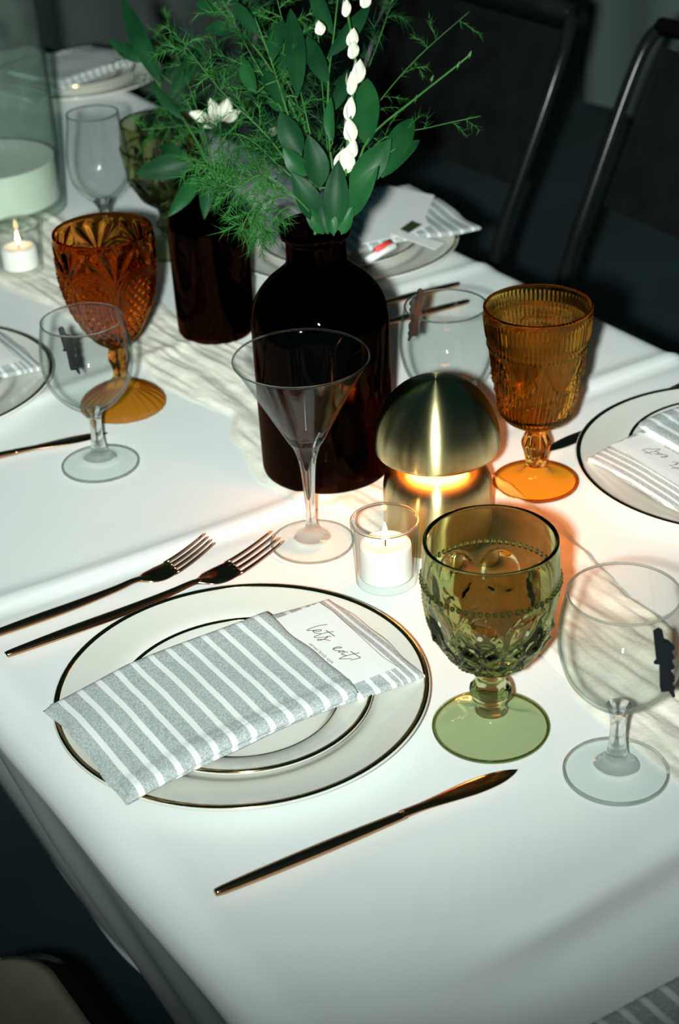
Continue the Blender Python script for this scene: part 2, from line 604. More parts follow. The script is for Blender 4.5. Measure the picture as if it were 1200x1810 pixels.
CX0, CX1 = 0.300, 1.096
sx_ = axis_samples(CX0, CX1, 0.60, 0.40, 0.0075)
sy_ = axis_samples(Y0 - 0.02, Y1 + 0.02, 0.40, 0.40, 0.0075)
V, Fc = [], []
for s in sx_:
    x, zx = edge_map(s, CX0, CX1, 0.33, 0.10, 0.52 if s < 0.7 else 0.25, 0.030)
    for t in sy_:
        y, zy = edge_map(t, Y0 - 0.02, Y1 + 0.02, 0.05, 0.05, 0.40)
        z = zx + (zy if zx > -0.02 else zy * 0.2)
        fall = -min(0.0, zx)
        k = min(1.0, fall / 0.15)
        w = 0.020 * sin(t * 13 + 1.2 * sin(t * 5)) + 0.010 * sin(t * 29 + 1)
        x2 = x + k * w * (0.35 if s < 0.7 else -0.8)
        kk = min(1.0, -min(0.0, zy) / 0.15)
        y2 = y + kk * 0.018 * sin(s * 17)
        V.append((x2, y2, T + z + (cloth_top(x, y) if zx > -0.01 and zy > -0.01 else 0.0)))
ny = len(sy_)
for i in range(len(sx_) - 1):
    for j in range(ny - 1):
        Fc.append((i * ny + j, (i + 1) * ny + j, (i + 1) * ny + j + 1, i * ny + j + 1))
tag(mesh('tablecloth', V, Fc, M['cloth']), 'white linen cloth with fold creases covering the set dining table', 'tablecloth')

# gauze runner down the middle
runL = [(-0.3, .62), (.3, .63), (.62, .632), (.70, .636), (.793, .652), (.92, .656), (1.04, .650), (1.087, .626), (1.139, .622),
        (1.212, .640), (1.26, .662), (1.351, .644), (1.426, .648), (1.606, .640), (1.70, .621), (2.0, .63), (2.5, .64)]
runR = [(-0.3, .76), (.3, .75), (.70, .742), (.784, .755), (.958, .784), (1.0, .792), (1.1, .79), (1.3, .77), (1.49, .735), (1.7, .76), (2.0, .78), (2.5, .78)]
def interp(tab, y):
    for (a, va), (b, vb) in zip(tab, tab[1:]):
        if y <= b:
            k = min(1, max(0, (y - a) / (b - a)))
            k = k * k * (3 - 2 * k)
            return va + (vb - va) * k
    return tab[-1][1]
def runner_pt(u, v):
    y = -0.2 + 2.75 * u
    a, b = interp(runL, y), interp(runR, y)
    a += 0.0022 * noise.noise(Vector((1.7, y * 34, 0))) + 0.0016 * noise.noise(Vector((4.7, y * 95, 0)))
    b += 0.0022 * noise.noise(Vector((9.7, y * 34, 0))) + 0.0016 * noise.noise(Vector((6.7, y * 95, 0)))
    x = a + (b - a) * v
    e = min(v, 1 - v)
    rim = min(1.0, e / 0.06)
    xs = x + 0.012 * noise.noise(Vector((x * 5, y * 7, 3)))
    wr = 1.2 * noise.noise(Vector((xs * 62, y * 5.5, 0))) + 0.8 * noise.noise(Vector((xs * 130, y * 12, 5))) + 0.35 * noise.noise(Vector((xs * 260, y * 60, 9)))
    z = 0.0018 + rim * (0.0022 + 0.0024 * wr)
    return (x, y, T + max(z, 0.0012) + cloth_top(x, y))
tag(grid('table_runner', 520, 64, runner_pt, M['gauze']), 'crinkled cream gauze runner along the middle of the table', 'table runner')

# ------------------------------------------------------------------ plates, napkins, cards
def make_dinner_plate(label, loc):
    t = thing('dinner_plate', label, 'plate', loc, 0, 'gold-rimmed dinner plates')
    pr = catmull([(0.0, 0.0022), (0.060, 0.0020), (0.075, 0.0008), (0.080, 0.0010), (0.098, 0.0075), (0.118, 0.0125), (0.1285, 0.0148),
                  (0.1316, 0.0160), (0.1322, 0.0172), (0.1312, 0.0182), (0.1275, 0.0178), (0.116, 0.0156), (0.098, 0.0122), (0.090, 0.0075), (0.082, 0.0052), (0.06, 0.0050), (0.0, 0.0050)], 4)
    lathe('plate_body', pr, M['china'], t, seg=120)
    lathe('gold_band', [(0.1276, 0.0178), (0.1277, 0.01825), (0.1290, 0.01860), (0.1304, 0.01870), (0.1312, 0.01850), (0.1316, 0.0178)], M['goldband'], t, seg=120)
    return t

def make_side_plate(label, loc):
    t = thing('side_plate', label, 'plate', loc, 0, 'gold-rimmed side plates')
    pr = catmull([(0.0, 0.002), (0.045, 0.002), (0.055, 0.0003), (0.060, 0.0008), (0.070, 0.008), (0.082, 0.0135), (0.0885, 0.0158), (0.0900, 0.0170),
                  (0.0895, 0.0182), (0.0865, 0.0182), (0.076, 0.0158), (0.066, 0.0118), (0.061, 0.0060), (0.055, 0.0042), (0.03, 0.0040), (0.0, 0.0040)], 4)
    lathe('plate_body', pr, M['china'], t, seg=96)
    lathe('gold_band', [(0.0868, 0.0181), (0.0869, 0.0187), (0.0880, 0.01895), (0.0892, 0.0190), (0.0898, 0.0186), (0.0899, 0.0178)], M['goldband'], t, seg=96)
    lathe('well_line', [(0.0652, 0.0117), (0.0655, 0.0123), (0.0660, 0.0124), (0.0664, 0.0121)], M['goldband'], t, seg=96)
    return t

def slab(name, x0, x1, y0, y1, thick, zf, mat, parent, edge=0.006, nx=60, ny=30, wave=0.0, seed=0):
    V, Fc = [], []
    def coord(k, n, a, b):
        u = k / n                                   # denser at the two ends
        u = u + 0.10 * sin(2 * pi * u) * -1
        return a + (b - a) * u
    for top in (1, 0):
        for i in range(nx + 1):
            x = coord(i, nx, x0, x1)
            for j in range(ny + 1):
                y = coord(j, ny, y0, y1)
                d = min(x - x0, x1 - x, y - y0, y1 - y)
                q = min(1.0, max(0.0, d) / edge)
                h = sqrt(max(0.0, 1 - (1 - q) ** 2))
                base = zf(x, y)
                w = wave * (sin(x * 62 + seed) * cos(y * 38 + seed * 2) + 0.6 * sin(x * 25 + y * 70 + seed))
                wx = 0.0012 * sin(y * 55 + seed) + 0.0007 * sin(y * 140 + x * 30)
                wy = 0.0012 * sin(x * 48 + seed)
                zc = base + thick * 0.5 + w
                V.append((x + wx, y + wy, zc + (h * thick * 0.5 if top else -h * thick * 0.5)))
    n1 = (nx + 1) * (ny + 1)
    for i in range(nx):
        for j in range(ny):
            a = i * (ny + 1) + j
            b, c, d = a + ny + 1, a + ny + 2, a + 1
            Fc.append((a, b, c, d))
            Fc.append((n1 + a, n1 + d, n1 + c, n1 + b))
    rim = ([i * (ny + 1) for i in range(nx + 1)] + [nx * (ny + 1) + j for j in range(1, ny + 1)]
           + [i * (ny + 1) + ny for i in range(nx - 1, -1, -1)] + [j for j in range(ny - 1, 0, -1)])
    for k in range(len(rim)):
        a, b = rim[k], rim[(k + 1) % len(rim)]
        Fc.append((a, n1 + a, n1 + b, b))
    return mesh(name, V, Fc, mat, parent)

NL, NW, NF = 0.1175, 0.0620, 0.0600            # napkin half length, half width, fold line
def nap_base(x, y):
    r = sqrt(x * x + y * y)
    k = max(0.0, r - 0.080)
    return 0.0252 - 0.15 * k - 0.0005 * (x / NL)
def make_napkin(label, loc, rotz):
    t = thing('napkin', label, 'napkin', loc, rotz, 'striped napkins folded into pockets')
    slab('lower_layer', -NL, NL, -NW, NW, 0.0042, nap_base, M['napkin'], t, edge=0.004, wave=0.0004, seed=1)
    slab('upper_fold', -NL + 0.001, NF, -NW - 0.0012, NW - 0.003, 0.0072, lambda x, y: nap_base(x, y) + 0.0038 + 0.0012 * (y < -NW + 0.014), M['napkin'], t,
         edge=0.0065, wave=0.0005, seed=3)
    slab('folded_hem', -NL + 0.002, NF - 0.002, -NW - 0.0026, -NW + 0.013, 0.0088, lambda x, y: nap_base(x, y) + 0.0035, M['napkin'], t,
         edge=0.0075, wave=0.0003, seed=3, ny=12)
    return t

# handwriting traced in napkin coordinates (metres) from pixel strokes
NC = Vector((0.4385, 0.8575, T))
def npt(cx, cy):
    q = PZ(530 + cx / 10, 1090 + cy / 10, 0.0313) - NC
    return (q.x, q.y)
STROKES = [
    [(490, 140), (400, 148), (300, 168), (205, 200), (150, 224), (124, 238), (150, 246), (215, 243), (290, 236), (350, 229), (380, 240), (352, 254), (295, 256), (246, 246),
     (238, 266), (270, 287), (325, 295), (372, 300)],
    [(605, 262), (520, 272), (430, 290), (330, 324), (258, 352), (268, 369), (350, 367), (450, 362), (505, 346), (556, 352)],
    [(455, 238), (535, 290), (616, 346)],
    [(500, 348), (440, 392), (345, 418), (311, 412), (325, 398), (385, 405), (440, 402), (540, 425)],
    [(598, 568), (660, 552), (728, 552), (728, 538), (675, 534), (615, 548), (587, 570), (605, 590), (660, 600), (705, 603)],
    [(782, 604), (720, 606), (684, 621), (715, 630), (780, 612), (800, 622), (852, 628)],
    [(790, 632), (740, 658), (758, 673), (822, 686)],
    [(1055, 637), (960, 656), (850, 682), (745, 718), (697, 745), (760, 749), (850, 742), (912, 740)],
    [(895, 611), (980, 668), (1066, 724), (1000, 745), (890, 767)],
]
def ribbon(strokes, w, z, name, parent, h=0.0):
    V, Fc = [], []
    for st in strokes:
        pts = catmull(st, 4)
        base = len(V)
        for i, q in enumerate(pts):
            a, b = pts[max(0, i - 1)], pts[min(len(pts) - 1, i + 1)]
            d = Vector((b[0] - a[0], b[1] - a[1]))
            d = d.normalized() if d.length > 1e-9 else Vector((1, 0))
            n = Vector((-d.y, d.x)) * w
            V += [(q[0] + n.x, q[1] + n.y, z), (q[0] - n.x, q[1] - n.y, z)]
        for i in range(len(pts) - 1):
            k = base + 2 * i
            Fc.append((k, k + 1, k + 3, k + 2))
    return mesh(name, V, Fc, M['ink'], parent, smooth=False)

CARD_Z = 0.0303
def make_card(label, loc, rotz):
    t = thing('menu_card', label, 'card', loc, rotz, 'white cards tucked into the napkins')
    slab('card_sheet', 0.040, 0.0985, -0.0520, 0.0490, 0.0008, lambda x, y: CARD_Z, M['card'], t, edge=0.0003, nx=4, ny=4).data.polygons.foreach_set('use_smooth', [False] * 48)
    z = CARD_Z + 0.00098
    ribbon([[npt(*q) for q in st] for st in STROKES], 0.00036, z, 'script_lettering', t)
    return t

def add_print(card):
    cu = bpy.data.curves.new('small_print', 'FONT')
    cu.body = 'served family style'
    cu.size = 0.0041
    cu.align_x = 'LEFT'
    tmp = bpy.data.objects.new('small_print_curve', cu)
    COL.objects.link(tmp)
    dg = bpy.context.evaluated_depsgraph_get()
    me = bpy.data.meshes.new_from_object(tmp.evaluated_get(dg))
    bpy.data.objects.remove(tmp)
    me.materials.clear()
    me.materials.append(M['ink'])
    o = bpy.data.objects.new('small_print', me)
    COL.objects.link(o)
    o.parent = card
    q = PZ(538, 1141, 0.0313) - NC
    o.location = (q.x + 0.0034, q.y, CARD_Z + 0.00098)
    o.rotation_euler = (0, 0, -pi / 2)
    return o

PLZ = T + 0.0008
P1, PR, PBR, PL_, PBL, PN = (.446, .865), (.953, .903), (.97, 1.536), (.446, 1.490), (1.03, 2.36), (.452, .340)
plates = {}
plates[1] = make_dinner_plate('cream dinner plate with dark gold rim, under napkin with card reading lets eat', (*P1, PLZ))
s1 = make_side_plate('small cream plate with thin gold rim beneath the napkin reading lets eat', (.441, .853, PLZ + 0.0052))
n1 = make_napkin('grey striped napkin folded into a pocket holding the lets eat card', (NC.x, NC.y, T), 0)
c1 = make_card('white card with script words lets eat in the napkin between forks and knife', (NC.x, NC.y, T), 0)
add_print(c1)
ZO = Vector((0, 0, 0))
for P, lab, rz, off, card in (
        (PR, 'beside the amber goblet filled with water', pi, (0.012, 0.004), True),
        (PL_, 'behind the empty wine glass, across from deep amber goblet', 0.0, (-0.008, 0.002), True),
        (PBL, 'at the far end behind the green goblet', 0.35, (0.0, 0.0), False)):
    dup(plates[1], (*P, PLZ), 0, 'cream gold-rimmed dinner plate ' + lab)
    dup(s1, (P[0] + off[0] * .3, P[1] + off[1] * .3, PLZ + 0.0052), 0, 'small gold-rimmed plate ' + lab)
    if not card:
        NB = (P[0], P[1])
        dup(n1, (P[0] - .02, P[1] - .01, T), pi + rz, 'grey striped napkin ' + lab)
    else:
        nx, ny = P[0] + off[0], P[1] + off[1]
        dup(n1, (nx, ny, T), rz, 'grey striped napkin ' + lab)
        dup(c1, (nx, ny, T), rz, 'white script card in napkin ' + lab)
dup(plates[1], (*PN, PLZ), 0, 'cream gold-rimmed dinner plate at the near corner past the long knife')
dup(n1, (PN[0] - .006, 0.4175, T), 0, 'shadowed striped napkin at the table corner past the long knife')

# far-right setting: opened napkin, photo card, paper strip, red wrapper
dup(plates[1], (*PBR, PLZ), 0, 'cream dinner plate with papers on it behind the brown bottle vase')
dup(s1, (PBR[0] - .005, PBR[1] - .005, PLZ + 0.0052), 0, 'small plate under papers behind the brown bottle vase')
t = thing('napkin', 'rumpled striped napkin under papers behind the brown bottle vase', 'napkin', (PBR[0] + 0.01, PBR[1] + 0.005, T), radians(172), 'striped napkins folded into pockets')
slab('lower_layer', -0.135, 0.085, -0.105, 0.075, 0.005, lambda x, y: 0.0258 - 0.10 * max(0, sqrt(x * x + y * y) - 0.085) + 0.0015 * sin(x * 60) * sin(y * 50), M['napkin'], t, edge=0.004, wave=0.0012, seed=5)
def flat_quad(name, pts, z, th, mat, parent=None):
    W = [PZ(px, py, z) for px, py in pts]
    n = len(W)
    V = [w.copy() for w in W] + [w + Vector((0, 0, th)) for w in W]
    Fc = [tuple(reversed(range(n))), tuple(range(n, 2 * n))] + [(i, (i + 1) % n, (i + 1) % n + n, i + n) for i in range(n)]
    o = mesh(name, V, Fc, mat, parent, smooth=False)
    return o
def fix_ccw(pts):
    W = [PZ(px, py, 0) for px, py in pts]
    a = sum(W[i].x * W[(i + 1) % len(W)].y - W[(i + 1) % len(W)].x * W[i].y for i in range(len(W)))
    return pts if a > 0 else pts[::-1]
pc = thing('photo_card', 'white sheet with small dark green picture on the plate behind the bottle vase', 'card')
flat_quad('card_sheet', fix_ccw([(640, 372), (683, 328), (768, 346), (752, 384), (758, 398), (722, 415), (640, 432)]), 0.0325, 0.0006, M['card'], pc)
flat_quad('printed_picture', fix_ccw([(707, 405), (728, 390), (746, 397), (722, 412)]), 0.0333, 0.0003, M['dkgreen'], pc)
tag(flat_quad('paper_strip', fix_ccw([(690, 414), (704, 409), (786, 430), (770, 442)]), 0.0355, 0.0006, M['card']), 'white paper strip across the plate behind the bottle vase', 'paper')
ps = thing('straw_wrapper', 'rolled white paper with red band on the plate behind the bottle vase', 'wrapper')
tube('paper_roll', [PZ(648, 461, 0.031), PZ(672, 447, 0.032), PZ(698, 434, 0.036)], 0.0042, M['card'], ps, seg=10)
tube('red_band', [PZ(663, 443, 0.037), PZ(690, 427, 0.040)], 0.0035, M['red'], ps, seg=10)

# ------------------------------------------------------------------ cutlery
def make_knife(label, loc, rotz, L=0.222):
    """tail at the origin, blade along +x"""
    t = thing('table_knife', label, 'knife', loc, rotz, 'bronze table knives')
    hp = [(0, .0020, .0020), (.004, .0032, .0028), (.03, .0042, .0034), (.075, .0047, .0036), (.11, .0042, .0032), (.135, .0036, .0026)]
    hp = catmull(hp, 4)
    tube('handle', [(x, 0, .0036) for x, w, h in hp], [(w, h) for x, w, h in hp], M['bronze'], t, seg=12)
    bp = catmull([(.133, .0037, .0027), (.15, .0040, .0018), (.17, .0062, .0013), (.188, .0076, .0011), (.204, .0066, .0009), (.215, .0036, .0007), (L, .0004, .0004)], 4)
    tube('blade', [(x, -.0012 * (1 - cos((x - .133) / .089 * pi)) + .0012, .0032) for x, w, h in bp], [(w, h) for x, w, h in bp], M['bronze'], t, seg=12)
    return t

def make_fork(label, loc, rotz, L=0.23, W=0.0125):
    t = thing('table_fork', label, 'fork', loc, rotz, 'bronze table forks')
    hp = catmull([(0, .0020, .0018, .0034), (.004, .0034, .0026, .0036), (.05, .0050, .0032, .0042), (L * .42, .0046, .0030, .0048), (L * .58, .0034, .0026, .0064),
                  (L * .66, .0028, .0022, .0082), (L * .70, .0030, .0020, .0078)], 4)
    tube('handle', [(x, 0, z) for x, w, h, z in hp], [(w, h) for x, w, h, z in hp], M['bronze'], t, seg=12)
    def hz(x):
        k = (x - L * .69) / (L * .31)
        return .0078 - .0105 * k + 0.030 * max(0, k - .15) ** 1.6 + (0.003 * k)
    bp = catmull([(L * .685, .0028, .0020), (L * .705, .0060, .0016), (L * .73, W * .82, .0013), (L * .77, W, .0012), (L * .81, W * .98, .0012), (L * .835, W * .93, .0011)], 4)
    tube('head', [(x, 0, hz(x)) for x, w, h in bp], [(w, h) for x, w, h in bp], M['bronze'], t, seg=12)
    for k in range(4):
        y = (k - 1.5) * W * 0.56
        xs = [L * .82 + (L - L * .82) * i / 8 for i in range(9)]
        tube('tine', [(x, y * (1 - .10 * i / 8), hz(x)) for i, x in enumerate(xs)],
             [(.0016 * (1 - .55 * (i / 8) ** 2), .0013 * (1 - .5 * (i / 8) ** 2)) for i in range(9)], M['bronze'], t, seg=8)
    return t

CZ = T + 0.0012
a0, a1 = PZ(380, 1580, 0.004), PZ(912, 1362, 0.003)
k1 = make_knife('long bronze knife lying alone in front of the green goblet', (a0.x, a0.y, CZ), atan2(a1.y - a0.y, a1.x - a0.x), (a1 - a0).length)
f2 = make_fork('larger bronze fork touching the edge of the plate with lets eat card', (*PZ(13, 1158, .004).xy, CZ), radians(-1.6), 0.232, 0.0125)
f1 = make_fork('smaller bronze fork on the plate with lets eat card, farther from the plate', (PZ(0, 1119, .004).x - 0.022, PZ(0, 1119, .004).y + .0005, CZ), radians(-2.0), 0.202, 0.0112)
b0, b1 = PZ(0, 806, .004), PZ(192, 766, .003)
d = (b1 - b0).normalized()
dup(k1, (b1.x - d.x * 0.222, b1.y - d.y * 0.222, CZ), atan2(d.y, d.x), 'bronze knife partly behind the empty wine glass near deep amber goblet')
b0, b1 = PZ(1055, 757, .004), PZ(968, 801, .003)
d = (b1 - b0).normalized()
dup(k1, (b1.x - d.x * 0.224 + .004 * d.x, b1.y - d.y * 0.224, CZ), atan2(d.y, d.x), 'dark knife running under the plate rim beside the amber goblet of water')
for q, lab in (((809, 503), 'dark fork behind the empty wine glass, farther from it'), ((826, 534), 'dark fork just behind the empty wine glass by the brass lamp')):
    b = PZ(*q, .004)
    dup(f2, (b.x, b.y, CZ), radians(176), lab)

# ------------------------------------------------------------------ glassware
def wine_profile():
    foot = [(0, .0012), (.020, .0010), (.0335, .0004), (.0348, .0012), (.0346, .0030), (.030, .0042), (.020, .0056), (.0150, .0070)]
    stem = [(.0150, .0070), (.0125, .0085), (.0095, .0115), (.0076, .0150), (.0064, .020), (.0054, .030), (.0053, .040), (.0062, .049), (.0085, .0545)]
    outer = [(.0085, .0545), (.0130, .0575), (.0240, .0660), (.0345, .0800), (.0395, .0970), (.0402, .1090), (.0388, .1240), (.0355, .1405)]
    rim = [(.0352, .1413), (.0346, .1413), (.0343, .1405)]
    inner = [(.0376, .1240), (.0390, .1090), (.0383, .0970), (.0332, .0810), (.0225, .0680), (.0100, .0615), (0, .0605)]
    return foot, stem, outer, rim, inner

def make_wine_glass(label, loc, rotz=0.0):
    t = thing('wine_glass', label, 'glass', loc, rotz, 'empty clear wine glasses')
    foot, stem, outer, rim, inner = wine_profile()
    lathe('foot', catmull(foot, 3), M['clear_foot'], t, seg=72)
    lathe('stem', catmull(stem, 4), M['clear_solid'], t, seg=32)
    lathe('bowl', catmull(outer, 5) + rim + catmull([rim[-1]] + inner, 5)[1:], M['clear'], t, seg=72)
    ring(t, .0349, .1411, .00085)
    ring(t, .0339, .0019, .0012, name='foot_edge')
    return t

def ring(parent, R, z, r, mat=None, name='rim'):
    pr = [(R + r * cos(a), z + r * sin(a)) for a in [2 * pi * k / 10 - pi / 2 for k in range(11)]]
    return lathe(name, pr, mat or M['clear_solid'], parent, seg=80)

TAG = [(290, 190), (400, 130), (480, 170), (530, 360), (620, 400), (750, 510), (760, 580), (700, 625), (770, 750), (720, 830), (790, 960), (770, 1010), (700, 1040), (800, 1160),
       (800, 1290), (765, 1320), (830, 1420), (800, 1480), (840, 1620), (790, 1650), (690, 1500), (530, 1510), (500, 1400), (460, 900), (350, 890), (345, 860), (390, 810)]
def name_tag(label, base, dr, df, z, flip=1, s=1.0):
    """cut-out script name standing against the bowl"""
    O = Vector((base[0], base[1], T + z)) + RH * dr + FH * df
    out = [((u - 560) / 12.06 / 2870 * flip * s, (890 - v) / 12.06 / 2430 * s) for u, v in TAG]
    o = prism('name_tag', out if flip > 0 else out[::-1], -0.0016, M['blacktag'], None, (O, RH, Vector((0, 0, 1)), FH))
    return tag(o, label, 'name tag', 'black cut-out script name tags')

GZ = T + 0.0008
wR = (0.6075, 0.6550)
w0 = make_wine_glass('empty clear wine glass with black name tag beside the green goblet', (*wR, GZ))
wL = (0.5245, 1.2515)
dup(w0, (*wL, GZ), 0, 'empty clear wine glass in front of the deep amber goblet')
wC = (0.783, 1.0800)
dup(w0, (*wC, GZ), 0, 'empty clear wine glass between brown bottle vase and amber goblet of water')
name_tag('black script name tag on the wine glass beside the green goblet', wR, 0.0190, -0.0355, 0.1140)
name_tag('black script name tag on the wine glass behind the brass lamp', wC, -0.0240, 0.0290, 0.122, -1, 0.95)
name_tag('dark name tag on the wine glass in front of the deep amber goblet', wL, -0.020, 0.0350, 0.098, 1, 0.9)

# martini glass
mg = thing('martini_glass', 'clear cone-shaped martini glass in front of the brown bottle vase', 'glass', (0.6040, 1.0230, GZ))
lathe('foot', catmull([(0, .0012), (.020, .0010), (.0330, .0004), (.0342, .0010), (.0340, .0022), (.028, .0030), (.0200, .0038), (.0150, .0052)], 3), M['clear_foot'], mg, seg=72)
lathe('stem', catmull([(.0150, .0052), (.0120, .0072), (.0085, .0115), (.0050, .0165), (.0040, .024), (.0041, .037), (.0052, .0600), (.0068, .0750), (.0105, .0880), (.0150, .0955)], 4), M['clear_solid'], mg, seg=36)
lathe('bowl', catmull([(.0150, .0955), (.0195, .1040), (.0300, .1240), (.0415, .1450), (.0530, .1660)], 5) + [(.0531, .1667), (.0524, .1667), (.0521, .1660)]
      + catmull([(.0521, .1660), (.0403, .1450), (.0288, .1245), (.0180, .1050), (.0105, .0975), (0, .0955)], 5)[1:], M['clear'], mg, seg=80)
ring(mg, .0527, .1664, .0008)
ring(mg, .0334, .0014, .0010, name='foot_edge')

# tall wine glass at the back
tw = PZ(163, 202, 0.176)
tg_ = thing('tall_wine_glass', 'tall clear wine glass between hurricane vase and dark green goblet', 'glass', (tw.x, tw.y, GZ))
lathe('foot', catmull([(0, .0012), (.020, .0010), (.0335, .0004), (.0345, .0015), (.034, .0030), (.025, .0045), (.014, .0075), (.007, .013), (.0045, .020)], 3), M['clear_foot'], tg_, seg=56)
lathe('stem', catmull([(.0045, .020), (.0040, .035), (.0042, .055), (.0060, .068), (.0110, .077)], 4), M['clear_solid'], tg_, seg=28)
lathe('bowl', catmull([(.0110, .077), (.0220, .0870), (.0315, .1020), (.0345, .1200), (.0335, .1400), (.0300, .1620), (.0285, .1760)], 5) + [(.0283, .1768), (.0277, .1766)]
      + catmull([(.0274, .1758), (.0288, .1620), (.0322, .1400), (.0331, .1200), (.0300, .1030), (.0200, .0900), (.0090, .0825), (0, .0810)], 5), M['clear'], tg_, seg=64)
ring(tg_, .0280, .1766, .0008)

# green pressed-glass goblet
def green_disp(r, z, a):
    """thumbprints under the beaded collar, beaded diamonds below"""
    d = 0.0
    if 0.052 < z < 0.1215:
        n = 8
        k = (a / (2 * pi) * n) % 1.0 - 0.5
        if z > 0.080:
            u = k * 2 * pi / n * r / 0.0145
            v = (z - 0.1005) / 0.0165
            q = u * u + v * v
            if q < 1:
                d -= 0.0036 * (1 - q)
            else:
                d += 0.0008 * exp(-((sqrt(q) - 1.10) / 0.10) ** 2) * (0.5 + 0.5 * cos(44 * atan2(v, u)))
        # crossing beaded lines
        h = (z - 0.050) / 0.050
        for sgn in (1, -1):
            w = (a / (2 * pi) * n + sgn * h * 1.0 + 0.5) % 1.0 - 0.5
            arc = w * 2 * pi / n * r
            fade = min(1, max(0, (z - 0.054) / 0.006)) * min(1, max(0, (0.096 - z) / 0.01))
            d += 0.0015 * fade * exp(-(arc / 0.0014) ** 2) * (0.6 + 0.4 * cos(z * 2 * pi / 0.0026))
        # pyramids between the lines
        if z < 0.088:
            s1 = (a / (2 * pi) * n + h + 0.5) % 1.0 - 0.5
            s2 = (a / (2 * pi) * n - h + 0.5) % 1.0 - 0.5
            d += 0.0060 * (max(abs(s1), abs(s2)) - 0.30) * min(1, max(0, (z - 0.054) / 0.008))
    return r + d, z

def make_green_goblet(label, loc, rotz=0.0):
    t = thing('green_goblet', label, 'goblet', loc, rotz, 'green pressed-glass goblets')
    def foot_disp(r, z, a):
        k = max(0, min(1, (r - .012) / .01)) * max(0, min(1, (.036 - r) / .01))
        return r, z + (0.0009 * k * cos(8 * a) if z > 0.0035 else 0)
    lathe('foot', catmull([(0, .0030), (.015, .0026), (.034, .0006), (.0392, .0004), (.0402, .0018), (.0396, .0040), (.030, .0062), (.020, .0092), (.0135, .0125), (.0108, .0160)], 4),
          M['green_foot'], t, seg=96, disp=foot_disp)
    def knop(r, z, a):
        n = 8
        w = (a + pi / n) % (2 * pi / n) - pi / n
        k = 0.55 if 0.018 < z < 0.046 else 0.0
        return r * (1 - k + k * cos(pi / n) / cos(w) * 1.02), z
    lathe('stem', [(.0108, .0160), (.0096, .0200), (.0098, .0235), (.0104, .0255), (.0138, .0285), (.0148, .0325), (.0140, .0365), (.0108, .0395), (.0100, .0430), (.0104, .0470), (.0122, .0510)],
          M['green_glass'], t, seg=48, disp=knop)
    outer = catmull([(.0122, .0510), (.0165, .0545), (.0235, .0605), (.0335, .0725), (.0415, .0900), (.0446, .1060), (.0452, .1180), (.0450, .1300), (.0444, .1440), (.0440, .1515)], 12)
    inner = catmull([(.0412, .1515), (.0416, .1440), (.0420, .1300), (.0420, .1180), (.0412, .1060), (.0378, .0910), (.0295, .0760), (.0180, .0665), (0, .0630)], 6)
    n_in = len(inner)
    prof = outer + [(.0437, .1524), (.0428, .1528), (.0418, .1524)] + inner
    cut = len(outer)
    cnt = {'i': 0}
    V, Fc, rings, seg = [], [], [], 192
    for i, (r, z) in enumerate(prof):
        ids = []
        if r < 1e-5:
            ids = [len(V)]
            V.append((0, 0, z))
        else:
            for j in range(seg):
                a = 2 * pi * j / seg
                rr, zz = green_disp(r, z, a) if i < cut else (r, z)
                ids.append(len(V))
                V.append((rr * cos(a), rr * sin(a), zz))
        rings.append(ids)
    for i in range(len(rings) - 1):
        A, B = rings[i], rings[i + 1]
        for j in range(seg):
            k = (j + 1) % seg
            if len(B) == 1:
                Fc.append((A[j], A[k], B[0]))
            else:
                Fc.append((A[j], A[k], B[k], B[j]))
    mesh('bowl', V, Fc, M['green_glass'], t)
    # beaded collar
    V, Fc = [], []
    nb = 60
    for b in range(nb):
        a = 2 * pi * b / nb
        c = Vector((0.0451 * cos(a), 0.0451 * sin(a), 0.1235))
        base = len(V)
        for i in range(1, 4):
            ph = pi * i / 4
            for j in range(6):
                th = 2 * pi * j / 6
                V.append(c + Vector((sin(ph) * cos(th), sin(ph) * sin(th), cos(ph))) * 0.0020)
        top, bot = len(V), len(V) + 1
        V += [c + Vector((0, 0, .0020)), c - Vector((0, 0, .0020))]
        for j in range(6):
            k = (j + 1) % 6
            Fc.append((top, base + j, base + k))
            for i in range(2):
                Fc.append((base + i * 6 + j, base + (i + 1) * 6 + j, base + (i + 1) * 6 + k, base + i * 6 + k))
            Fc.append((bot, base + 12 + k, base + 12 + j))
    mesh('bead_collar', V, Fc, M['green_glass'], t)
    ring(t, .0391, .0020, .0012, M['green_glass'], 'foot_edge')
    return t

g0 = make_green_goblet('green pressed-glass goblet with thumbprints beside the striped napkin', (0.5705, 0.7415, GZ), 0.35)
gb = PZ(303, 442, 0)
dup(g0, (gb.x, gb.y, GZ), 0.1, 'dark green goblet in shadow behind the amber bottle and greenery')

